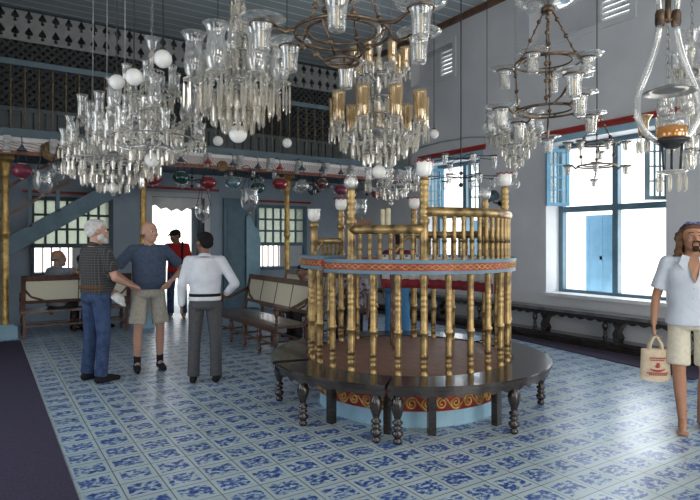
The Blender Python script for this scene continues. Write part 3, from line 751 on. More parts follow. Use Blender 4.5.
def chain(parent,name,p0,p1,kind='rod',r=.005,mat=None):
    p0=Vector(p0); p1=Vector(p1); mb=MB(); mat=mat or M['black']
    if kind=='rod': mb.tube([p0,p1],r,6)
    elif kind=='link':
        L=(p1-p0).length; n=max(2,int(L/.045)); d=(p1-p0)/n; u=d.normalized(); x=u.cross(Vector((0,1,0)));
        if x.length<.01: x=u.cross(Vector((1,0,0)))
        x.normalize(); y=u.cross(x)
        for i in range(n):
            c=p0+d*(i+.5); w=x if i%2 else y; h=d.length*.62; pts=[c+u*h*math.cos(q*math.pi/3)+w*.012*math.sin(q*math.pi/3) for q in range(6)]; mb.tube(pts,r*.8,4,True)
    else: # beaded
        L=(p1-p0).length; n=max(1,int(L/.13)); mb.tube([p0,p1],r,5)
        for i in range(1,n+1): mb.sphere(p0+(p1-p0)*((i-.4)/n),.020,8,6)
        for i in range(n): mb.sphere(p0+(p1-p0)*((i+.15)/n),(.009,.009,.022),6,5)
    return ob(name,mb,mat,parent)
V=Vector
def crystal(label,px,py,d,tiers,z_top,z_bot,skirts=(),susp='link',susp_px=None,ball=None,top_bell=True,group='crystal chandeliers',stemr=.035):
    c=P(px,py,d); t=thing('crystal_chandelier',label,'chandelier',(c.x,c.y,c.z),0,group)
    zt=P(px,z_top,d).z-c.z; zb=P(px,z_bot,d).z-c.z; zc=CEIL-.004-c.z
    mb=MB(); n=7; pr=[(0,zb)]; 
    for i in range(n):
        z0=zb+(zt-zb)*i/n; h=(zt-zb)/n
        pr+=[(stemr*.4,z0+.02*h),(stemr*(1.2 if i%2 else .8),z0+.3*h),(stemr*.9,z0+.55*h),(stemr*.35,z0+.8*h)]
    pr+=[(stemr*.4,zt-.01),(0,zt)]
    ob('stem',mb.lathe(pr,10),M['crystal'],t)
    if top_bell:
        b=MB(); b.lathe([(.02,zt-.02),(.035,zt+.0),(.045,zt+.05),(.07,zt+.09),(.066,zt+.09),(.04,zt+.05),(.03,zt)],12); ob('top_bell',b,M['glass'],t)
    if susp_px is None: chain(t,'chain',(0,0,zt),(0,0,zc),susp,.005,M['steel'])
    else:
        for q in susp_px:
            u=(q-px)/FPX*d; a=V((CS*u,-SN*u,0)); chain(t,'suspension_rod',(a.x,a.y,zt-.05),(a.x,a.y,zc),'rod',.005,M['steel'])
    for ti,T in enumerate(tiers):
        z=P(px,T['y'],d).z-c.z; r=T['r']; n=T['n']; ph=T.get('ph',0); sh=T.get('shade','tulip'); dr=T.get('dr',.055); k=T.get('k',5); L=T.get('L',.12); s=T.get('s',1.0)
        def arm(r=r,dip=T.get('dip',.09)):
            mb=MB(); pts=[(.02,0,-.03),(r*.25,0,-.03-dip*.7),(r*.5,0,-.03-dip),(r*.75,0,-.02-dip*.6),(r*.93,0,-.035-dip*.1),(r,0,-.02)]
            mb.tube(pts,[.012]*6,6); mb.tube([(r*.5,0,-.03-dip),(r*.62,0,.0),(r*.50,0,.06),(r*.40,0,.03),(r*.47,0,.0)],.006,5); return mb.mesh('arm',M['tubeglass'])
        am=cached('arm%.3f_%.3f'%(r,T.get('dip',.09)),arm)
        hub=MB(); hub.lathe([(0,z-.06),(.03,z-.06),(.06,z-.04),(.055,z-.01),(.03,z+.01),(0,z+.01)],12); ob('hub',hub,M['steel'],t)
        for i in range(n):
            a=2*math.pi*i/n+ph; A=obj('arm',am,t,(0,0,z),(0,0,a))
            obj('drip_dish',dish_mesh(dr),A,(r,0,.0))
            if sh: obj('glass_shade',cached('sh'+sh,lambda:shade_mesh(sh)),A,(r,0,.012),scale=s)
            if T.get('candle'): obj('wick_stick',cached('wk%.2f'%T['candle'],lambda:wick(T['candle'])),A,(r,0,.02))
            for q in range(k):
                b=2*math.pi*q/k; obj('prism',prism_mesh(L,.010),A,(r+dr*.9*math.cos(b),dr*.9*math.sin(b),.012))
    for (yy,r,n,L,w) in skirts:
        z=P(px,yy,d).z-c.z; ob('prism_ring',MB().torus((0,0,z),r,.007,28,5),M['steel'],t)
        for i in range(n):
            a=2*math.pi*(i+.5*random.random())/n; obj('prism',prism_mesh(L,w),t,(r*math.cos(a),r*math.sin(a),z),(0,0,a))
    if ball:
        yy,rr,mt=ball; z=P(px,yy,d).z-c.z; ob('bottom_globe',MB().sphere((0,0,z),rr,16,10),M[mt],t)
    return t
# A: upper left chandelier with bell top
crystal('tall crystal chandelier at left with white bell top hanging on a link chain',152,118,5.0,
  [dict(y=118,r=.36,n=6,ph=.35,shade='tulip',s=.85,L=.13,dr=.07,k=5),dict(y=90,r=.22,n=6,ph=.1,shade='cyl',s=.75,L=.10,dr=.05,k=4,dip=.05),dict(y=140,r=.44,n=8,ph=.0,shade='small',s=1.1,L=.10,dr=.05,k=4,dip=.05)],48,166,
  [(72,.10,12,.12,.013),(96,.17,16,.15,.015),(112,.10,12,.16,.014),(126,.26,22,.16,.015),(138,.34,24,.12,.014),(148,.18,16,.14,.014)],ball=(160,.065,'milk'))
crystal('wide crystal chandelier at far left, lowest of all, hung from three rods',113,150,6.0,
  [dict(y=152,r=.46,n=11,ph=.2,shade='small',s=1.15,L=.12,dr=.06,k=5,candle=.1),dict(y=122,r=.30,n=7,ph=.5,shade='cyl',s=1.0,L=.10,dr=.055,k=4),dict(y=138,r=.42,n=8,ph=.1,shade='small',L=.10,dr=.05,k=4,dip=.05)],98,196,
  [(126,.20,16,.14,.014),(142,.32,22,.14,.015),(162,.48,38,.15,.015),(166,.40,30,.15,.015),(173,.30,24,.15,.015),(181,.16,14,.13,.014)],susp_px=(93,107,125),ball=(188,.055,'milk'),top_bell=False)
crystal('large crystal chandelier left of centre with big hurricane shades and long prisms',238,86,4.5,
  [dict(y=86,r=.34,n=7,ph=2.05,shade='tulip',s=1.2,L=.24,dr=.085,k=6),dict(y=60,r=.17,n=5,ph=.3,shade='small',s=1.1,L=.14,dr=.05,k=4,dip=.04)],-8,128,
  [(2,.05,10,.14,.014),(18,.06,10,.14,.014),(36,.07,10,.14,.014),(52,.09,12,.16,.014),(86,.12,14,.30,.017),(96,.20,18,.25,.018),(88,.28,20,.22,.017),(112,.12,12,.18,.017)],ball=(134,.072,'milk'))
crystal('crystal chandelier in the middle with amber ribbed glass shades over the platform',379,132,5.0,
  [dict(y=128,r=.40,n=9,ph=.25,shade='rib',L=.14,dr=.06,k=5,dip=.12,s=1.12),dict(y=72,r=.23,n=7,ph=.1,shade='rib',s=.8,L=.10,dr=.05,k=4,dip=.06)],36,168,
  [(78,.18,16,.14,.013),(98,.11,14,.16,.013),(116,.14,14,.16,.013),(136,.34,26,.14,.014),(142,.24,22,.15,.014),(152,.14,14,.13,.013)],ball=(172,.062,'milk'))
crystal('small crystal chandelier hanging in front of the grey wall between the two windows',515,135,6.8,
  [dict(y=134,r=.28,n=6,ph=.3,shade='tulip',s=.85,L=.14,dr=.06,k=5)],108,178,[(136,.24,20,.16,.014),(146,.16,14,.16,.014),(156,.10,10,.14,.013)],ball=(184,.06,'glass'))
crystal('crystal chandelier at the right edge of the hall behind the glass tube lamp',692,112,4.6,
  [dict(y=118,r=.22,n=6,ph=.3,shade='tulip',s=.75,L=.14,dr=.055,k=5),dict(y=70,r=.12,n=5,ph=.6,shade='small',L=.10,dr=.04,k=4,dip=.04)],40,170,[(90,.10,10,.14,.010),(132,.16,14,.17,.012),(150,.08,8,.15,.011)])
crystal('little crystal lamp with many short prisms hanging behind the brass railing',391,182,7.6,
  [dict(y=184,r=.34,n=7,ph=.3,shade='small',s=1.1,L=.12,dr=.05,k=4)],166,206,[(186,.2,16,.16,.013),(190,.10,8,.14,.013)])
# brass ring lamps with flat rimmed oil cups
def ring_lamp(label,px,py,d,rings,cups,chains,ztop,plate=None,small=False,group='brass ring lamps'):
    c=P(px,py,d); t=thing('ring_lamp',label,'chandelier',(c.x,c.y,c.z),0,group)
    for (yy,r) in rings:
        z=P(px,yy,d).z-c.z
        ob('ring',MB().torus((0,0,z),r,.010,40,6).torus((0,0,z+.012),r*.72,.008,36,6),M['bronze'],t)
        k=MB()
        for i in range(3):
            a=2.09*i+.4; k.bar((r*.72*math.cos(a),r*.72*math.sin(a),z+.008),(r*math.cos(a),r*math.sin(a),z),.014,.01)
        ob('ring_spokes',k,M['bronze'],t)
    m=cached('cupm_s' if small else 'cupm',small_cup_mesh if small else oil_cup_mesh); hz=.10 if small else .155
    for (ri,cx,cy) in cups:
        yy,r=rings[ri]; z=P(px,yy,d).z; q=PZ(cx,cy,z); l=q-c; l.z=z-c.z
        u=V((l.x,l.y,0)); L=u.length; u.normalize()
        a=MB(); s0=u*r+V((0,0,l.z)); cr=.05 if small else .068
        a.tube([s0,s0+u*(L-cr-r)*.5+V((0,0,-.03)),u*(L-cr)+V((0,0,l.z))],[.009,.012,.008],6) if L-cr-r>.02 else None
        a.torus((l.x,l.y,l.z),cr,.007,18,5); A=ob('cup_arm',a,M['bronze'],t)
        C_=obj('oil_cup',m,A,(l.x,l.y,l.z-hz)); obj('wick_stick',cached('wk_%d'%small,lambda:wick(.08 if small else .12)),A,(l.x,l.y,l.z-hz+.006))
    zt=P(px,ztop,d).z-c.z; 
    zr=sorted([(P(px,y,d).z-c.z,r) for y,r in rings],reverse=True)
    for i in range(chains):
        a=2*math.pi*i/chains+.6; e=[(zt,.03)]+zr
        for (za,ra),(zb,rb) in zip(e,e[1:]): chain(t,'beaded_chain',(ra*math.cos(a),ra*math.sin(a),za),(rb*.9*math.cos(a),rb*.9*math.sin(a),zb),'bead',.006,M['bronze'])
    cap=MB(); cap.lathe([(0,zt+.05),(.03,zt+.04),(.06,zt+.01),(.06,zt-.02),(0,zt-.02)],12); ob('top_cap',cap,M['bronze'],t)
    if plate: ob('smoke_plate',MB().lathe([(.02,zt+.045),(plate*.6,zt+.05),(plate,zt+.075),(plate,zt+.08),(plate*.6,zt+.056),(.02,zt+.052)],28),M['glass'],t)
    if zt<CEIL-c.z: chain(t,'rod',(0,0,zt+.04),(0,0,CEIL-.004-c.z),'rod',.006,M['black'])
    return t,c
t,c=ring_lamp('large bronze ring lamp with flat rimmed oil cups, nearest overhead at top centre',342,34,3.3,[(34,.28),(62,.10)],
  [(0,262,24),(0,337,0),(0,421,8),(0,419,37),(0,290,47),(0,346,66)],4,-60,None)
ring_lamp('two tier bronze ring lamp with oil cups before the right wall, under a glass plate',548,88,4.8,[(63,.27),(111,.27)],
  [(0,505,71),(0,533,54),(0,588,58),(0,553,75),(1,501,109),(1,519,123),(1,580,96),(1,591,116),(1,548,139),(1,574,75)],4,10,.27)
ring_lamp('two tier ring lamp of small cups silhouetted against the bright right window',597,155,6.2,[(144,.20),(166,.20)],
  [(0,568,143),(0,581,141),(0,608,141),(0,626,142),(0,600,152),(1,568,166),(1,596,163),(1,626,166),(1,594,180)],3,118,None,True)
def branch_lamp(label,px,py,d,tiers,ytop_hook,group='wire branch lamps'):
    c=P(px,py,d); t=thing('branch_lamp',label,'chandelier',(c.x,c.y,c.z),0,group); zlo=1e9
    for (yy,r,n) in tiers:
        z=P(px,yy,d).z-c.z; zlo=min(zlo,z)
        for i in range(n):
            a=2*math.pi*i/n+yy; b=MB(); b.tube([(0,0,z),(r*.5*math.cos(a),r*.5*math.sin(a),z+.02),(r*math.cos(a),r*math.sin(a),z)],.006,5); b.torus((r*math.cos(a),r*math.sin(a),z),.043,.005,14,4)
            A=ob('branch',b,M['black'],t); obj('oil_cup',cached('tumb',tumbler_mesh),A,(r*math.cos(a),r*math.sin(a),z-.115))
    zt=3.018-c.z if ytop_hook is not None else CEIL-.004-c.z
    ob('rod',MB().tube([(0,0,zlo-.08),(0,0,zt)],.008,6).sphere((0,0,zlo-.09),.03,8,6).sphere((0,0,zlo+.06),.025,8,6),M['black'],t); return t
branch_lamp('two tier wire lamp of small glass cups before the far bright window',461,165,7.2,[(159,.44,8),(178,.46,8)],None)
branch_lamp('wire lamp with a row of small glass cups left of the gilt column',252,172,10.25,[(174,.48,7)],147)
branch_lamp('wire lamp with small glass cups hanging right of the gilt column',318,184,11.15,[(187,.48,7)],160)
branch_lamp('little wire lamp with glass cups under the green lamp',192,180,9.8,[(181,.26,6)],150)
branch_lamp('wire lamp with small cups hanging behind the left end of the railing',367,192,11.8,[(190,.46,7)],164)
# lyre of bent glass tubes with amber oil cup
c=P(668,120,3.6); t=thing('tube_lamp','large lyre shaped lamp of bent glass tubes with an amber oil cup','lamp',tuple(c))
def LP(px,py,dy=0): 
    u=(px-668)/FPX*3.6; return V((CS*u+SN*dy,-SN*u+CS*dy,(120-py)/FPX*3.6))
for s in (-1,1):
    pts=[LP(668+s*8,25),LP(668+s*12,48),LP(668+s*22,75),LP(668+s*31,96),LP(668+s*31,118),LP(668+s*22,134),LP(668+s*9,142)]
    sm=[]
    for i in range(len(pts)-1):
        for k in range(4): sm.append(pts[i].lerp(pts[i+1],k/4))
    sm.append(pts[-1])
    for _ in range(3): sm=[sm[0]]+[(sm[i-1]+sm[i]*2+sm[i+1])/4 for i in range(1,len(sm)-1)]+[sm[-1]]
    ob('glass_tube',MB().tube(sm,.021,10),M['tubeglass'],t)
    ob('socket',MB().lathe([(.026,0),(.03,.02),(.03,.08),(.022,.1)],10,LP(668+s*8,26)),M['bronze'],t); ob('upper_tube',MB().tube([LP(668+s*8,16),LP(668+s*12,-30)],.02,8),M['tubeglass'],t)
ob('cross_bar',MB().tube([LP(660,18),LP(668,21),LP(676,18)],.014,8).tube([LP(668,22),LP(668,0)],.018,8),M['bronze'],t)
chain(t,'chain',LP(668,20),LP(668,84),'link',.005,M['steel']); chain(t,'rod',LP(668,0),V((0,0,CEIL-.004-c.z)),'rod',.008,M['black'])
pl=LP(670,91); ob('smoke_plate',MB().lathe([(0,.03),(.02,.03),(.09,.01),(.155,-.01),(.155,-.004),(.09,.018),(0,.045)],28,pl),M['smoke'],t)
b=LP(672,141); ob('oil_cup',MB().lathe([(.0895,.088),(.092,.155),(.089,.155),(.0865,.088)],20,b),M['bell'],t)
ob('amber_oil',MB().lathe([(0,.01),(.078,.01),(.085,.025),(.0895,.09),(0,.09)],20,b),M['amber'],t)
ob('cup_ring',MB().torus(b+V((0,0,.0)),.092,.016,24,8).lathe([(0,-.05),(.03,-.05),(.085,-.015),(.085,.0),(0,0)],16,b),M['black'],t)
lo_=LP(672,172); 
for i in range(3):
    a=2.09*i+.5; w=V((.065*math.cos(a),.065*math.sin(a),0)); ob('strut',MB().tube([b+w,lo_+w*.8],.008,6),M['black'],t)
ob('lower_plate',MB().lathe([(0,-.02),(.03,-.015),(.09,.0),(.09,.008),(0,0)],16,lo_),M['crystal'],t)
for i in range(9):
    a=.7*i; obj('prism',prism_mesh(.13,.011),t,lo_+V((.08*math.cos(a),.08*math.sin(a),0)))
g=LP(653,118,.12); ob('side_cup',MB().lathe([(0,-.10),(.03,-.09),(.034,.0),(.05,.03),(.062,.04),(.058,.04),(.03,.0),(.026,-.08),(0,-.09)],14,g),M['ribbed'],t); ob('side_arm',MB().tube([LP(662,141),g+V((0,0,-.1))],.01,6),M['black'],t)
for i in range(8): a=.8*i; obj('prism',prism_mesh(.11,.010),t,g+V((.035*math.cos(a),.035*math.sin(a),-.10)))
# ------------------------------------------------------------------ coloured globes at the gallery front
def globe_mesh(mat):
    def f():
        mb=MB(); mb.lathe([(0,-.72),(.4,-.66),(.78,-.42),(1.0,0),(.8,.42),(.52,.62),(.45,.70),(.40,.70),(.47,.6),(.74,.4),(.93,0),(.72,-.38),(.35,-.6),(0,-.66)],18); return mb.mesh('glass_globe',M[mat])
    return cached('globe'+mat,f)
def globe_lamp(label,px,py,r,mat,yhook,dd=0.0,group='coloured glass globe lamps'):
    q=(px-350)/FPX; Y=YG-.22-dd; d=Y/(CS-SN*q); c=P(px,py,d); rr=r/FPX*d
    t=thing('globe_lamp',label,'lamp',tuple(c),0,group)
    obj('glass_globe',globe_mesh(mat),t,scale=rr)
    ob('rim',MB().torus((0,0,rr*.70),rr*.46,rr*.07,18,5),M['steel'],t)
    ob('finial',MB().lathe([(0,-rr*.95),(rr*.12,-rr*.9),(rr*.22,-rr*.74),(0,-rr*.66)],10),M['steel'],t)
    zh=P(px,yhook,d).z-c.z; h=MB()
    for s in (-1,1): h.tube([(s*rr*.45,0,rr*.7),(s*rr*.3,0,zh*.6+rr*.3),(0,0,zh)],.006,5)
    ob('hanger',h,M['black'],t)
    ob('smoke_cap',MB().lathe([(.0,zh+.03),(.015,zh+.03),(.025,zh),(rr*.5,zh-.05),(rr*.48,zh-.055),(0,zh-.02)],14),M['tealdark' if mat!='redglass' else 'red'],t)
    ob('hook',MB().tube([(0,0,zh+.02),(0,0,zh+.10),(0,.12,zh+.16),(0,.245+dd,zh+.16)],.006,5),M['black'],t)
for a in [('plum glass globe lamp at the far left by the gilt column',22,171,10,'purpleglass',147),
          ('red glass globe lamp below the chandelier cluster beside the gilt column',153,179,8.5,'redglass',160),
          ('dark green glass globe lamp between two red ones at left',181,178,8.5,'greenglass',158),
          ('red glass globe lamp hanging just left of the teal door',208,183,8.5,'redglass',160),
          ('pale blue glass globe lamp left of the clear bell lamp',233,183,8,'blueglass',162),
          ('dark green glass globe lamp behind the row of small cups',258,188,7.5,'greenglass',165),
          ('red glass globe lamp touching the gilt column',280,184,8,'redglass',166),
          ('clear glass globe lamp right of the gilt column',302,186,8,'glass',167),
          ('brown glass globe lamp under the gallery trim',322,184,7,'brownglass',168),
          ('plum glass globe lamp above the milk glass cup of the railing',341,190,7,'purpleglass',171),
          ('red glass globe lamp at the right end behind the railing post',377,194,6,'redglass',174)]: globe_lamp(*a)
def bell_lamp(label,px,py,r,yhook,h=1.3,off=.5):
    q=(px-350)/FPX; Y=YG-off; d=Y/(CS-SN*q); c=P(px,py,d); rr=r/FPX*d
    t=thing('bell_lamp',label,'lamp',tuple(c),0,'clear glass bell lamps')
    ob('glass_bell',MB().lathe([(0,-rr*h),(rr*.2,-rr*h*.98),(rr*.75,-rr*h*.65),(rr*.95,0),(rr*.8,rr*h*.55),(rr*1.05,rr*h*.8),(rr*1.0,rr*h*.8),(rr*.74,rr*h*.55),(rr*.9,0),(rr*.7,-rr*h*.6),(0,-rr*h*.93)],18),M['bell'],t)
    ob('knob',MB().sphere((0,0,-rr*h-.02),.025,8,6),M['steel'],t); zh=P(px,yhook,d).z-c.z
    m=MB()
    for i in range(3): a=2.09*i; m.tube([(rr*math.cos(a),rr*math.sin(a),rr*h*.8),(0,0,zh)],.005,5)
    m.tube([(0,0,zh),(0,.1,zh+.06),(0,off+.03,zh+.06)],.006,5); ob('hanger',m,M['black'],t)
    for i in range(3): a=2.09*i+.5; ob('candle_cup',MB().lathe([(0,-.04),(.02,-.04),(.03,.04),(.026,.04),(0,-.03)],8,(rr*.4*math.cos(a),rr*.4*math.sin(a),0)),M['glass'],t)
bell_lamp('clear glass bell lamp hanging before the staircase rails at left',43,181,10,147); bell_lamp('smaller clear bell lamp left of the lowest chandelier',57,172,8,150,1.3,.18)
bell_lamp('clear glass bell lamp hanging before the teal door',250,199,10,168); bell_lamp('clear glass bell lamp in front of the doorway',203,212,8,175,1.1); bell_lamp('thin glass bell lamp behind the left rail of the platform',361,207,7,182,1.4)
# round brass plaques
for px,py,r,lab in ((52,151,10,'large round brass plaque under the gallery at left'),(223,166,5.5,'small round brass plaque left of the hanging cups'),(351,177,4.5,'small round brass plaque above the railing post')):
    q=(px-350)/FPX; d=(YG-.06)/(CS-SN*q); c=P(px,py,d); rr=r/FPX*d
    t=thing('wall_plaque',lab,'plaque',tuple(c),0,'round brass plaques'); m=Matrix.Rotation(R(90),4,'X')
    ob('plaque',MB().lathe([(0,.0),(rr,0),(rr,.03),(rr*.85,.045),(rr*.8,.03),(rr*.5,.035),(rr*.3,.06),(0,.06)],20,(0,.05,0),m),pm('brown_brass_%d'%px,(.26,.17,.08),.5,.4,col2=(.10,.06,.03),scale=30),t)
# white globes
def white_globe(label,px,py,d,r,link=False,drop=True):
    c=P(px,py,d); rr=r/FPX*d; t=thing('globe_light',label,'lamp',tuple(c),0,'white globe lights')
    ob('globe',MB().sphere((0,0,0),rr,18,12),M['milk'],t); ob('cap',MB().lathe([(rr*.35,rr*.9),(rr*.35,rr*1.15),(rr*.15,rr*1.35),(0,rr*1.35)],10),M['bronze'],t)
    chain(t,'wire',(0,0,rr*1.3),(0,0,CEIL-.004-c.z),'link' if link else 'rod',.005,M['steel'] if link else M['black'])
for a in [('white globe light hanging highest beside the bell topped chandelier',163,59,4.3,9),('white globe light second from left near the bell topped chandelier',134,77,4.3,8.5),
          ('white globe light leftmost of the three above the left chandeliers',117,82,4.6,7.5),('small white globe under the gallery balustrade left of centre',218,141,7.2,5),
          ('small white globe in front of the gallery spindles near the centre',287,143,7.2,4.8),('small white globe on a thin wire before the right wall',434,134,7.4,4.8),
          ('dim white globe hanging behind the two tier bronze ring lamp',487,128,7.4,5)]: white_globe(*a)
# thin cable and spotlight on the right wall
cb=MB(); pts=[PX(418,148,XR-.02),PX(440,142,XR-.02),PX(470,137,XR-.02),PX(500,137,XR-.02),PX(512,132,XR-.02)]
tag(ob('wall_cable',cb.tube(pts,.012,6),M['greyblue']),'thin grey cable sagging across the right wall above the far window','cable')
c=PX(492,197,XR-.22); t=thing('spotlight','dark blue spotlight on a bracket on the right wall behind the railing','lamp',tuple(c))
m=Matrix.Rotation(R(60),4,'Y')
ob('lamp_head',MB().lathe([(0,-.12),(.05,-.11),(.07,0),(.10,.08),(.09,.08),(0,.04)],14,(0,0,0),m),M['tealdark'],t); ob('bracket',MB().tube([(0,0,0),(.05,0,-.1),(.22,0,-.1)],.012,6).lathe([(.05,0),(.05,.02),(0,.02)],10,(.2,0,-.1),Matrix.Rotation(R(90),4,'Y')),M['black'],t)
c=PY(318,0,YB) ; c=PY(313,190,YG+1.8); t=thing('spotlight','dark teal spotlight under the gallery right of the gilt column','lamp',tuple(c))
c2=c
ob('lamp_head',MB().lathe([(0,-.12),(.05,-.11),(.07,0),(.10,.08),(.09,.08),(0,.04)],14,(0,0,0),Matrix.Rotation(R(-120),4,'Y')),M['tealdark'],t); ob('bracket',MB().tube([(0,0,.05),(0,0,3.02-c.z)],.012,6),M['black'],t)
# ------------------------------------------------------------------ people
def baked(mb, voxel, iters=5, fac=.5):
    me=mb.mesh('tmp'); o=bpy.data.objects.new('tmp',me); C.objects.link(o)
    m=o.modifiers.new('r','REMESH'); m.mode='VOXEL'; m.voxel_size=voxel; m.use_smooth_shade=True
    s=o.modifiers.new('s','SMOOTH'); s.factor=fac; s.iterations=iters
    dg=bpy.context.evaluated_depsgraph_get(); me2=bpy.data.meshes.new_from_object(o.evaluated_get(dg))
    bpy.data.objects.remove(o); bpy.data.meshes.remove(me); return me2
def skin_mat(n,c): return pm(n,c,.5,col2=tuple(x*.86 for x in c),scale=9)
def cloth(name,c,c2=None,scale=30): return pm(name,c,.9,col2=c2 or tuple(x*.8 for x in c),scale=scale,spec=.2,bump=.15)
def hand(mb,w,d,n,curl,ts):
    d=V(d).normalized(); n=V(n); n=(n-d*n.dot(d)).normalized(); x=d.cross(n)
    for i,o in enumerate((-.031,-.011,.010,.029)):
        k=w+d*.088+x*o; mb.cap(w+d*.01+x*o*.65,.016,k,.0125,8); L=(.066,.080,.076,.058)[i]
        if ts>0: L=(.058,.076,.080,.066)[i]
        a=curl; d1=d*math.cos(a)+n*math.sin(a); p1=k+d1*L*.5; a*=2; d2=d*math.cos(a)+n*math.sin(a); p2=p1+d2*L*.5
        mb.cap(k,.0105,p1,.0095,8); mb.cap(p1,.0095,p2,.0078,8)
    b=w+d*.025+x*ts*.028; t1=b+(d*.75+x*ts*.55+n*.25).normalized()*.042; t2=t1+(d*.9+x*ts*.1+n*.4).normalized()*.034
    mb.cap(b,.015,t1,.012,8); mb.cap(t1,.012,t2,.009,8)
DEF={'sh':(.185,.0,1.435),'el':(.245,.03,1.13),'wr':(.25,-.04,.88),'hd':(0,-.12,-1),'hn':(-1,0,0),'hip':(.098,0,.91),'kn':(.125,-.015,.50),'an':(.130,.025,.075),'to':(.15,-.16,.0)}
def person(label,pos,rz,Hh,skin,P_={},top=None,legs=None,feet=None,hair=None,yaw=0,pitch=0,lean=0,belly=0,sit=False,vox=.011,beard=None,extra=None,group=None,bare=False,cap=None,collar=True,curl=.35):
    k=Hh/1.78
    t=thing('person',label,'person',pos,rz,group); t.scale=(k,k,k)
    J={}
    for s,nm in ((-1,'R'),(1,'L')):
        for key,v in DEF.items():
            v=V(v); 
            if key!='hn': v.x*=s
            else: v.x*=s
            J[key+nm]=v
    dz=0
    if sit:
        dz=-.44
        for nm,s in (('R',-1),('L',1)):
            for q in ('sh','el','wr','hip'): J[q+nm].z+=dz
            J['kn'+nm]=V((s*.13,-.43,.50)); J['an'+nm]=V((s*.13,-.40,.075)); J['to'+nm]=V((s*.15,-.56,0))
    for q,v in P_.items(): J[q]=V(v)
    hipc=V((0,0,.93+dz)); ML=Matrix.Translation(hipc)@Matrix.Rotation(lean,4,'X')@Matrix.Translation(-hipc)
    for nm in 'RL':
        for q in ('sh','el','wr'):
            if q+nm not in P_: J[q+nm]=ML@J[q+nm]
    TZ=[(0,.005,.865,.12,.095),(0,.005,.90,.165,.118),(0,0,.97,.165,.115),(0,-.01-belly*.35,1.07,.150+belly*.3,.108+belly*.6),(0,-.008-belly*.25,1.17,.155+belly*.25,.112+belly*.5),(0,0,1.29,.168,.118),(0,.004,1.38,.172,.108),(0,.008,1.44,.135,.085),(0,.01,1.48,.085,.068),(0,.012,1.52,.058,.06)]
    def torso(mb,inf,zlo,zhi,flare=0):
        b=MB(); rings=[]
        for cx,cy,z,rx,ry in TZ:
            if z<zlo-.001 or z>zhi+.001: continue
            f=flare*max(0,(1.05-z)/.2); rings.append((cx,cy,z+dz,rx+inf+f,ry+inf+f))
        b.loft(rings,22,pw=2.3); mb.add([ML@V(v) for v in b.v],b.f,True)
    NK=ML@V((0,.012,1.50+dz)); MH=Matrix.Translation(NK)@Matrix.Rotation(yaw,4,'Z')@Matrix.Rotation(-pitch+lean*.3,4,'X')@Matrix.Diagonal((1.13,1.08,1.05,1))
    hc=V((0,-.018,.143))
    def hp(x,y,z): return MH@(hc+V((x,y,z)))
    rot=MH.to_3x3().to_4x4()
    def hs(mb,c,r,nu=14,nv=10): mb.sphere(hp(*c),r,nu,nv,rot)
    B=MB(); torso(B,0,.8,1.6)
    for nm,s in (('R',-1),('L',1)):
        sh,el,wr=J['sh'+nm],J['el'+nm],J['wr'+nm]
        B.cap(sh,.052,el,.038); mid=el.lerp(wr,.3); B.cap(el,.037,mid,.038); B.cap(mid,.038,wr,.026)
        hand(B,wr,J['hd'+nm],J['hn'+nm],curl,s)
        hip,kn,an=J['hip'+nm],J['kn'+nm],J['an'+nm]
        B.cap(hip,.085,kn,.054); m2=kn.lerp(an,.3)+V((0,.012 if not sit else .0,0)); B.cap(kn,.052,m2,.054); B.cap(m2,.054,an,.035)
        toe=V((J['to'+nm].x,J['to'+nm].y,.022)); B.cap(an+V((0,.02,-.035)),.036,an.lerp(toe,.55)+V((0,0,-.015)),.034); B.cap(an.lerp(toe,.55)+V((0,0,-.015)),.034,toe,.024)
        B.cap(an,.036,an.lerp(toe,.5),.034)
        if bare:
            f=(toe-an); f.z=0; f.normalize(); sd=V((-f.y,f.x,0))
            for i in range(5): o=(i-2)*.019; q=toe+sd*o*(1)+f*(-.012*abs(i-(2+s*-1.2))*.6); B.cap(q,.014,q+f*.034-V((0,0,.006)),.010,6)
    B.cap(V(NK)+V((0,0,-.03)),.058,hp(0,.018,-.07),.054)
    hs(B,(0,.014,.030),(.075,.094,.086)); hs(B,(0,-.022,-.03),(.061,.070,.094)); hs(B,(0,-.048,-.088),(.040,.040,.032))
    B.cap(hp(0,-.088,.012),.009,hp(0,-.108,-.026),.0145,8); B.cap(hp(-.034,-.083,.026),.010,hp(.034,-.083,.026),.010,8)
    for s in (-1,1): hs(B,(s*.075,.012,-.008),(.012,.022,.034),8,6); hs(B,(s*.034,-.070,-.03),(.024,.022,.022),8,6); B.sphere(hp(s*.011,-.098,-.031),.009,6,5)
    B.cap(hp(-.020,-.086,-.064),.008,hp(.020,-.086,-.064),.008,6)
    bo=obj('body',baked(B,vox,3,.45),t); bo.data.materials.clear(); bo.data.materials.append(skin)
    e=MB()
    for s in (-1,1):
        e.cur=0; e.sphere(hp(s*.030,-.0785,.004),.0108,8,6); e.cur=1; e.sphere(hp(s*.030,-.0845,.004),.0078,8,6)
    ob('eyes',e,[M['milk'],M['black']],t)
    lp=MB(); lp.cap(hp(-.017,-.092,-.064),.0055,hp(.017,-.092,-.064),.0055,6); ob('lips',lp,pm('lips',tuple(x*y for x,y in zip((.9,.55,.5),(.38,.26,.22))),.5),t)
    def cl(nm,fn,mat,vx=.013,it=4):
        q=MB(); fn(q); me=baked(q,vx,it); me.materials.clear(); me.materials.append(mat); return obj(nm,me,t)
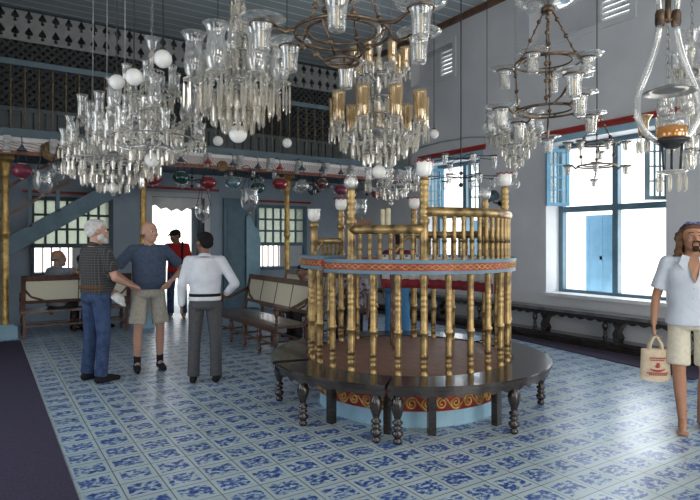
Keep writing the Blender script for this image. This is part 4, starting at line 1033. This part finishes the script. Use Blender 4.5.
    if top:
        def f(q):
            inf=top.get('inf',.018); torso(q,inf,top.get('zlo',.95),1.485,top.get('flare',0)); 
            q.cap(J['shR'],.066,J['shR'].lerp(J['shL'],.5)+V((0,.0,.012)),.064); q.cap(J['shL'],.066,J['shR'].lerp(J['shL'],.5)+V((0,0,.012)),.064)
            for nm in 'RL':
                sh,el,wr=J['sh'+nm],J['el'+nm],J['wr'+nm]
                if top['sleeve']=='short': q.cap(sh,.068,sh.lerp(el,.52),.066); q.tube([sh.lerp(el,.4),sh.lerp(el,.76)],[.068,.072],14)
                else: q.cap(sh,.068,el,.056); q.cap(el,.056,el.lerp(wr,.85),.044)
        cl(top.get('name','shirt'),f,top['mat'])
        if collar:
            q=MB(); pts=[]; 
            op=top.get('open',.25)
            for i in range(17): a=-math.pi/2+op+(2*math.pi-2*op)*i/16; pts.append(ML@V((.066*math.cos(a),.014+.066*math.sin(a)-.004,1.492+dz+.02*math.sin(a))))
            q.tube(pts,.016,6,flat=1.6); ob('collar',q,top['mat'],t)
    if legs:
        def f(q):
            torso(q,legs.get('inf',.016),.8,1.08 if not legs.get('high') else 1.1) if not sit else torso(q,.014,.8,1.0)
            for nm in 'RL':
                hip,kn,an=J['hip'+nm],J['kn'+nm],J['an'+nm]
                if legs['kind']=='shorts': 
                    w=legs.get('w',.090); q.cap(hip,.092,hip.lerp(kn,.3),w); q.tube([hip.lerp(kn,.2),hip.lerp(kn,.86)+V((.012 if nm=='L' else -.012,0,0))],[w,w+.014],16)
                else:
                    w=legs.get('w',.076); q.cap(hip,.098,kn,w); q.cap(kn,w,kn.lerp(an,.6),w*.92); q.tube([kn.lerp(an,.4),an+V((0,.0,.0))],[w*.93,w*.95],14)
        cl(legs.get('name','trousers'),f,legs['mat'])
        if legs.get('belt'):
            q=MB(); q.loft([(0,0,1.02,.186,.139+belly*.15),(0,0,1.055,.184,.139+belly*.2)],24,pw=2.3); ob('belt',q,legs['belt'],t)
    if feet:
        for nm in 'RL':
            def f(q):
                an=J['an'+nm]; toe=V((J['to'+nm].x,J['to'+nm].y-.01,.03)); mid=an.lerp(toe,.55); mid.z=.042
                q.cap(an+V((0,.03,-.03)),.045,mid,.043); q.cap(mid,.043,toe,.031)
                if feet['kind']=='socks': q.cap(an+V((0,0,0)),.042,an+V((0,-.005,.10)),.043)
                else: q.cap(an+V((0,.01,0)),.045,mid,.042)
            cl(feet['kind'].rstrip('s'),f,feet['mat'],.011)
    if hair:
        def f(q):
            kd=hair['kind']
            if kd in ('short','white'): 
                hs(q,(0,.030,.042),(.083,.094,.086)); hs(q,(0,.060,-.005),(.074,.052,.062)); hs(q,(0,-.015,.078),(.066,.07,.046))
            if kd=='bald':
                for s in (-1,1): hs(q,(s*.066,.035,.002),(.016,.045,.035))
                hs(q,(0,.082,-.01),(.062,.026,.042))
            if kd=='long':
                hs(q,(0,.030,.044),(.084,.095,.084)); hs(q,(0,-.01,.088),(.068,.07,.038)); hs(q,(0,.07,-.06),(.08,.05,.11))
                for s in (-1,1):
                    q.cap(hp(s*.074,.0,.03),.028,hp(s*.088,.01,-.07),.030); q.cap(hp(s*.088,.01,-.07),.030,hp(s*.098,.0,-.145),.022); q.cap(hp(s*.095,.02,-.12),.022,hp(s*.122,.01,-.165),.012); q.cap(hp(s*.07,.06,-.1),.035,hp(s*.085,.05,-.17),.018); [q.sphere(hp(s*(.088+.016*math.sin(i*2.1)),.01+.02*math.cos(i*1.7),.03-i*.035),.026,8,6) for i in range(6)]; q.cap(hp(s*.10,.0,-.13),.016,hp(s*.135,-.005,-.15),.009)
        cl('hair',f,hair['mat'],.010,2)
        q=MB(); 
        for s in (-1,1): q.cap(hp(s*.018,-.0925,.029),.005,hp(s*.045,-.083,.031),.004,6)
        ob('eyebrows',q,hair['mat'],t)
    if beard:
        def f(q):
            if beard['kind']=='full': hs(q,(0,-.052,-.092),(.050,.046,.040)); [hs(q,(s*.050,-.02,-.06),(.016,.036,.045)) for s in (-1,1)]; q.cap(hp(-.026,-.094,-.048),.010,hp(.026,-.094,-.048),.010,8)
            else: hs(q,(0,-.075,-.100),(.026,.024,.028)); q.cap(hp(-.026,-.088,-.078),.006,hp(-.022,-.094,-.050),.006,8); q.cap(hp(.026,-.088,-.078),.006,hp(.022,-.094,-.050),.006,8); q.cap(hp(-.022,-.098,-.046),.0085,hp(.022,-.098,-.046),.0085,8)
        cl('beard',f,beard['mat'],.007,2)
    if cap:
        def f(q): hs(q,(0,.012,.055),(.088,.105,.070)); q.cap(hp(-.04,-.10,.050),.012,hp(.04,-.10,.050),.012,8); q.cap(hp(-.03,-.155,.040),.009,hp(.03,-.155,.040),.009,8); q.cap(hp(0,-.10,.05),.02,hp(0,-.15,.042),.012,8)
        cl('cap',f,cap,.009,2)
    t['_hp']=0; del t['_hp']
    return t,J,hp,k
def yawto(phi,px=350):     # 0 faces the camera, +90 faces the right of the photo
    phi=phi-math.degrees(math.atan((px-350)/FPX)); f=V((-SN,-CS,0))*math.cos(R(phi))+V((CS,-SN,0))*math.sin(R(phi)); return math.atan2(f.x,-f.y)
def ground(px,d): p=P(px,300,d); return (p.x,p.y,0)
SK1=skin_mat('ruddy_skin',(.52,.29,.21)); SK2=skin_mat('tanned_skin',(.40,.20,.12)); SK3=skin_mat('brown_skin',(.19,.095,.06)); 
DEN=cloth('blue_denim',(.05,.08,.165),(.03,.048,.10),14); SHK=cloth('black_shoes',(.018,.018,.02)); 
WH=cloth('white_hair',(.66,.65,.63),(.45,.44,.43)); BK=cloth('black_hair',(.014,.012,.012)); BRH=cloth('brown_hair',(.16,.085,.045),(.06,.032,.02),24); GRY=cloth('grey_hair',(.30,.28,.26))
PLAID=check_mat('black_plaid_cloth',(.022,.022,.024),(.10,.10,.098),.028,'Z',.14)
person('white haired bearded man in black checked shirt and jeans, seen from behind at left',ground(96,6.28),yawto(122,96),1.80,SK1,
  {'elR':(-.25,-.06,1.14),'wrR':(-.17,-.30,1.045),'hdR':(.2,-1,-.1),'hnR':(.3,0,-1),'elL':(.25,.0,1.13),'wrL':(.18,-.24,.98),'hdL':(-.1,-1,-.4),'hnL':(-1,0,-.3)},
  top=dict(sleeve='short',mat=PLAID,zlo=.96,inf=.024),legs=dict(kind='long',mat=DEN,w=.074,name='jeans',belt=cloth('brown_belt',(.12,.06,.03))),feet=dict(kind='shoes',mat=SHK),hair=dict(kind='white',mat=WH),beard=dict(kind='full',mat=WH),belly=.06,yaw=R(-15),curl=.5)
person('bald man in grey blue short sleeved shirt and pale shorts, hands on hips',ground(149,6.83),yawto(8,149),1.80,SK1,
  {'elR':(-.40,.06,1.19),'wrR':(-.235,-.09,1.06),'hdR':(.55,-.45,-.5),'hnR':(.6,.2,-.2),'elL':(.40,.06,1.19),'wrL':(.235,-.09,1.06),'hdL':(-.55,-.45,-.5),'hnL':(-.6,.2,-.2)},
  top=dict(sleeve='short',mat=cloth('grey_blue_shirt',(.085,.115,.175),(.06,.085,.135)),zlo=.96,inf=.026),legs=dict(kind='shorts',mat=cloth('stone_shorts',(.46,.43,.36)),belt=SHK,w=.088,name='shorts'),feet=dict(kind='socks',mat=cloth('dark_socks',(.02,.022,.035))),hair=dict(kind='bald',mat=GRY),belly=.05,yaw=R(28))
person('black haired man in white long sleeved shirt and grey trousers, back turned',ground(205,6.25),yawto(172,206),1.66,SK3,
  {'elL':(.26,.06,1.15),'wrL':(.27,.0,.90),'elR':(-.36,.08,1.17),'wrR':(-.23,-.08,1.03),'hdR':(.5,-.5,-.5),'hnR':(.6,.2,-.2)},
  top=dict(sleeve='long',mat=cloth('white_shirt',(.66,.68,.73),(.56,.58,.63),9),zlo=.96,inf=.03),legs=dict(kind='long',mat=cloth('grey_trousers',(.085,.085,.09)),w=.076,belt=SHK,high=1),feet=dict(kind='shoes',mat=SHK),hair=dict(kind='short',mat=BK),yaw=R(42))
t4,J4,_,_=person('young man in red T-shirt and black cap standing in the far doorway',ground(177,11.6),yawto(-8,177),1.80,SK3,{},
  top=dict(sleeve='short',mat=cloth('red_cotton',(.42,.025,.025)),zlo=.90,inf=.028,name='t_shirt'),legs=dict(kind='long',mat=DEN,w=.076,name='jeans'),feet=dict(kind='shoes',mat=cloth('grey_shoes',(.2,.19,.18))),hair=dict(kind='short',mat=BK),cap=SHK,yaw=R(-45),pitch=R(-12),vox=.013,collar=False)
q=MB(); q.tube([(.10,-.145,1.0),(.125,-.165,1.2),(.125,-.15,1.38),(.115,-.05,1.515),(.11,.10,1.42)],.022,6); ob('backpack_strap',q,SHK,t4)
q=MB(); q.loft([(0,.21,1.02,.15,.08),(0,.22,1.25,.16,.09),(0,.20,1.45,.12,.06)],16); ob('backpack',q,SHK,t4)
# man at the right with the tote bag
LIN=cloth('pale_linen_shirt',(.58,.62,.68),(.50,.54,.61),10)
tr_,JR,hpR,kR=person('long haired barefoot man in open white shirt and beige shorts at the right edge',ground(692,4.68),yawto(8,693),1.71,SK2,
  {'elR':(-.27,.04,1.13),'wrR':(-.295,-.02,.90),'hdR':(0,-.05,-1),'hnR':(1,0,0),'knR':(-.10,-.02,.50),'anR':(-.075,-.03,.075),'toR':(-.10,-.22,0),'knL':(.105,.0,.5),'anL':(.085,.10,.075),'toL':(.15,-.08,0)},
  top=dict(sleeve='short',mat=LIN,zlo=.90,inf=.034,flare=.012,open=.75),legs=dict(kind='shorts',mat=cloth('beige_shorts',(.62,.58,.46),(.54,.50,.40)),w=.088,name='shorts'),hair=dict(kind='long',mat=BRH),beard=dict(kind='goatee',mat=cloth('dark_beard',(.045,.025,.015))),bare=True,vox=.0085,yaw=R(10),pitch=R(8),curl=.75)
# chest showing in the open neckline
q=MB(); tri=[(-.052,1.50),(.052,1.50),(.020,1.33),(.0,1.27),(-.020,1.33)]
q2=MB(); vs=[]
for x,z in tri: vs.append((x*1.15,-.098-min(.078,(1.50-z)*.42),z))
q2.add(vs+[(x,y+.04,z) for x,y,z in vs],[(0,1,2,3,4),(9,8,7,6,5)]+[(i,(i+1)%5,5+(i+1)%5,5+i) for i in range(5)]); ob('open_neckline',q2,SK2,tr_,label='bare tanned chest in the open shirt')
for s in (-1,1):
    q=MB(); q.extrude([(0,0),(.055,.02),(.085,-.06),(.03,-.13)],Matrix(((s,0,0,s*.03),(0,0,1,-.115),(0,1,0,1.49),(0,0,0,1)))@Matrix.Rotation(R(8),4,'X'),.012); ob('lapel',q,LIN,tr_)
q=MB(); 
for z in (1.22,1.14,1.06): q.sphere((0,-.168,z),.008,8,6)
ob('buttons',q,M['milk'],tr_)
q=MB()
for s in (-1,1): q.sphere(hpR(s*.034,-.060,.108),(.030,.022,.018),10,7)
q.cap(hpR(-.03,-.075,.104),.006,hpR(.03,-.075,.104),.006,6); q.tube([hpR(.064,-.05,.105),hpR(.082,.03,.06)],.004,5); q.tube([hpR(-.064,-.05,.105),hpR(-.082,.03,.06)],.004,5)
tag(ob('sunglasses',q,thin_glass('blue_lens',(.1,.12,.5),(.03,.04,.22),.7,.4),loc=tr_.location,rot=tr_.rotation_euler,scale=kR),'blue tinted sunglasses pushed up on the long haired man','sunglasses')
# tote bag
Rz=Matrix.Rotation(tr_.rotation_euler.z,4,'Z'); hand_w=tr_.location+(Rz@(JR['wrR']+V((.01,-.03,-.115))))*kR
bag=thing('tote_bag','cream cloth tote bag with small red print hanging from the right hand man','bag',(hand_w.x,hand_w.y,hand_w.z),tr_.rotation_euler.z+R(14))
tb=MB(); W_,H_=.12,.26; top_=-.10
vs=[]; fs=[]; n=8
for yy in (-1,1):
    for i in range(n+1):
        for j in range(n+1):
            u=i/n*2-1; v=j/n; bul=.035*(1-u*u)*(1-abs(v-.45)**2)+.006; vs.append((u*(W_-.01*v)+.025*v*0,yy*bul,top_-H_*(1-v)-.012*(1-v)*math.cos(u*2)))
st_=(n+1)*(n+1)
for i in range(n):
    for j in range(n):
        a=i*(n+1)+j; fs.append((a,a+n+1,a+n+2,a+1)); fs.append((st_+a,st_+a+1,st_+a+n+2,st_+a+n+1))
for i in range(n):
    for j in (0,n): a=i*(n+1)+j; fs.append((a,a+n+1,st_+a+n+1,st_+a))
    for ii in (0,n): a=ii*(n+1)+i; fs.append((a,a+1,st_+a+1,st_+a))
tb.add(vs,fs,True); ob('bag_body',tb,cloth('cream_canvas',(.58,.47,.34),(.50,.40,.29)),bag)
for yy in (-.02,.02):
    h=MB(); h.tube([(-.05,yy,top_-.03),(-.045,yy,top_+.04),(-.012,yy*.4,.0),(.012,yy*.4,.0),(.045,yy,top_+.04),(.05,yy,top_-.03)],.008,6,flat=1.6); ob('bag_handle',h,cloth('cream_tape',(.60,.50,.36)),bag)
pr=MB()
def yb(u,v): return -(.035*(1-(u/.13)**2)*(1-abs(v-.45)**2)+.009)
def dash(u0,v0,w,h): 
    z=top_-H_*(1-v0); pr.box((u0,yb(u0+w/2,v0)-.001,z),(u0+w,yb(u0+w/2,v0)+.004,z+h))
random.seed(5)
for vrow,u0,u1 in ((.70,-.055,.065),(.635,-.05,.06),(.22,-.075,.085),(.165,-.06,.07)):
    u=u0
    while u<u1: w=random.uniform(.006,.012); dash(u,vrow,w,.011); u+=w+.004
pts=[]
for k in range(9): a=math.pi*(1.12+.76*k/8); u=.005+.062*math.cos(a); v=.42+.17*math.sin(a)*.6; pts.append((u,yb(u,v)-.002,top_-H_*(1-v)))
pr.tube(pts,[.003,.006,.008,.010,.010,.009,.007,.005,.003],6)
pr.sphere((.008,yb(0,.52)-.001,top_-H_*.47),(.014,.004,.014),10,6); pr.sphere((.004,yb(0,.45)-.001,top_-H_*.54),(.020,.004,.012),10,6)
ob('red_print',pr,M['red'],bag)
# white cap in the hands of the man in the checked shirt
c=P(119,297,6.3); mb=MB(); mb.lathe([(0,.035),(.05,.03),(.075,.0),(.085,-.045),(.08,-.05),(.06,-.03),(0,-.02)],14); mb.sphere((.05,-.06,-.03),(.05,.06,.02),10,6)
m2=baked(mb,.011,3); m2.materials.clear(); m2.materials.append(cloth('white_cotton',(.62,.62,.62)))
tag(obj('sun_hat',m2,None,tuple(c),(.5,.5,.3),1.0),'crumpled white cloth hat held between the two men at left','hat')
# seated men on the left bench
p=PY(58,270,10.55); person('balding man in grey shirt sitting at left with an arm over the bench back',(p.x,p.y,0),yawto(128,58),1.88,SK2,
  {'elR':(-.30,.20,.985),'wrR':(-.20,.045,1.02),'hdR':(.4,-1,-.1),'hnR':(0,0,-1),'shR':(-.19,.06,1.02)} if False else {'elR':(-.40,-.02,.995),'wrR':(-.40,-.28,.995),'hdR':(.2,-1,-.25),'hnR':(0,0,-1)},
  top=dict(sleeve='short',mat=cloth('grey_polo',(.26,.31,.34)),zlo=.90,inf=.024),legs=dict(kind='long',mat=cloth('dark_trousers',(.05,.05,.055))),feet=dict(kind='shoes',mat=SHK),hair=dict(kind='bald',mat=GRY),beard=dict(kind='full',mat=GRY),sit=True,yaw=R(-20),vox=.013,belly=.03)
p=PY(84,270,10.60); person('dark haired person in pale blue shirt sitting behind the balding man',(p.x,p.y,0),yawto(140,79),1.78,SK2,{},
  top=dict(sleeve='short',mat=cloth('pale_blue_shirt',(.42,.52,.62)),zlo=.90,inf=.024),legs=dict(kind='long',mat=cloth('blue_trousers',(.06,.07,.1))),feet=dict(kind='shoes',mat=SHK),hair=dict(kind='short',mat=BK),sit=True,yaw=R(-30),vox=.013)
# people behind the railing
FLO=pm('floral_cloth',(.55,.55,.58),.9,col2=(.05,.045,.06),scale=16,contrast=(.47,.53))
person('person in black and white floral top sitting bowed on the rear cane bench',(4.57,8.12,0),R(-88),1.62,SK3,{},
  top=dict(sleeve='short',mat=FLO,zlo=.90,inf=.026),legs=dict(kind='long',mat=cloth('dark_skirt_cloth',(.04,.03,.03)),w=.085),feet=dict(kind='shoes',mat=SHK),hair=dict(kind='short',mat=BK),sit=True,lean=R(22),vox=.014,collar=False)
FL2=pm('dim_print_cloth',(.30,.27,.29),.9,col2=(.06,.035,.045),scale=14,contrast=(.44,.56))
sx_,sy_=5.15,7.75
person('person in dim printed shirt sitting behind the brass spindles on a dark stool',(sx_,sy_,0),R(-60),1.66,SK3,{},
  top=dict(sleeve='short',mat=FL2,zlo=.90,inf=.026),legs=dict(kind='long',mat=cloth('brown_trousers',(.08,.05,.04)),w=.082),feet=dict(kind='shoes',mat=SHK),hair=dict(kind='short',mat=BK),sit=True,lean=R(8),vox=.014,collar=False)
t=thing('stool','dark square wooden stool behind the platform under a seated person','stool',(sx_,sy_,0),R(-60))
ob('seat',MB().box((-.2,-.17,.365),(.2,.2,.395)),M['darkwood'],t)
for a in (-.17,.17):
    for b in (-.14,.17): ob('leg',MB().box((a-.02,b-.02,0),(a+.02,b+.02,.365)),M['darkwood'],t)
person('person in maroon top and blue jeans standing behind the brass railing',ground(397,8.0),yawto(150,397),1.70,SK3,{},
  top=dict(sleeve='short',mat=cloth('maroon_cotton',(.16,.02,.03)),zlo=.92,inf=.024,name='top'),legs=dict(kind='long',mat=cloth('bright_denim',(.06,.19,.36)),w=.078,name='jeans'),feet=dict(kind='shoes',mat=SHK),hair=dict(kind='short',mat=BK),yaw=R(10),vox=.014,collar=False)
# ------------------------------------------------------------------ daylight, fill lamps and camera
w=bpy.data.worlds.new('sky'); sc.world=w; w.use_nodes=True; nt=w.node_tree; nt.nodes.clear()
o=nt.nodes.new('ShaderNodeOutputWorld'); b=nt.nodes.new('ShaderNodeBackground'); tc=nt.nodes.new('ShaderNodeTexCoord'); sp_=nt.nodes.new('ShaderNodeSeparateXYZ'); cr=nt.nodes.new('ShaderNodeValToRGB')
nt.links.new(tc.outputs['Generated'],sp_.inputs[0]); nt.links.new(sp_.outputs['Z'],cr.inputs[0])
cr.color_ramp.elements[0].position=0; cr.color_ramp.elements[0].color=(1,.98,.95,1); cr.color_ramp.elements[1].position=.6; cr.color_ramp.elements[1].color=(.72,.85,1,1)
nt.links.new(cr.outputs[0],b.inputs[0]); b.inputs[1].default_value=1.7; nt.links.new(b.outputs[0],o.inputs[0])
def area(name,loc,rot,sx,sy,power,col):
    l=bpy.data.lights.new(name,'AREA'); l.shape='RECTANGLE'; l.size=sx; l.size_y=sy; l.energy=power; l.color=col
    q=bpy.data.objects.new(name,l); C.objects.link(q); q.location=loc; q.rotation_euler=rot; return q
def portal(loc,rot,sx,sy):
    q=area('sky_portal',loc,rot,sx,sy,1,(1,1,1)); q.data.cycles.is_portal=True
for y0,y1,z0,z1 in ((4.05,5.98,.72,3.14),(7.45,8.97,.72,3.14),(.6,2.5,.72,3.14)):
    portal((XO+.02,(y0+y1)/2,(z0+z1)/2),(0,R(90),0),z1-z0,y1-y0)
for x0,x1,z0,z1 in ((.80,2.12,.95,2.34),(2.96,4.08,0,2.5),(5.37,6.56,.95,2.34)):
    portal(((x0+x1)/2,YB+.42,(z0+z1)/2),(R(-90),0,0),x1-x0,z1-z0)
# fill lamps added outside unseen doors and windows behind the camera and left
warm=(1,.92,.80); cool=(.80,.90,1)
area('door_daylight',(3.45,YF-.45,1.5),(R(90),0,0),2.2,2.9,45,warm)
area('window_daylight',(6.2,YF-.45,1.9),(R(90),0,0),1.5,2.1,26,warm)
area('window_daylight',(.3,YF-.45,1.9),(R(90),0,0),1.7,2.1,16,warm)
area('window_daylight',(1.2,YF-.45,4.55),(R(90),0,0),1.9,1.2,26,warm)
area('window_daylight',(5.2,YF-.45,4.55),(R(90),0,0),1.9,1.2,26,warm)
for y in (1.2,5.0): area('window_daylight',(XL-.45,y,1.9),(0,R(-90),0),2.5,1.9,14,cool)
for y0,y1 in ((4.05,5.98),(7.45,8.97),(.6,2.5)): area('window_daylight',(XO+.9,(y0+y1)/2,2.6),(0,R(68),0),2.6,2.2,45,cool)  # sky light lamps at the right windows, the unseen nearest one added
for y0,y1 in ((4.05,5.98),(7.45,8.97),(.6,2.5)): area('ground_bounce',(XO+.75,(y0+y1)/2,.75),(0,R(128),0),1.6,1.9,40,warm)  # added lamps tilted up to brighten the ceiling, imitating ground bounce
for x in (-.2,3.45): area('ground_bounce',(x+.2,YF-.7,.5),(R(125),0,0),1.8,1.2,26,warm)  # same upward fill, added behind the camera
cam=bpy.data.cameras.new('camera'); cam.sensor_width=36; cam.lens=FPX/700*36; cam.shift_y=(HY-250)/700; cam.clip_start=.05
co=bpy.data.objects.new('camera',cam); C.objects.link(co); co.location=(0,0,EYE); co.rotation_euler=(R(90),0,-TH); sc.camera=co
sc.view_settings.view_transform='Standard'; sc.view_settings.look='None'; sc.view_settings.gamma=1; sc.view_settings.use_curve_mapping=False
sc.view_settings.exposure=0.5
sc.cycles.transparent_max_bounces=32; sc.cycles.max_bounces=8
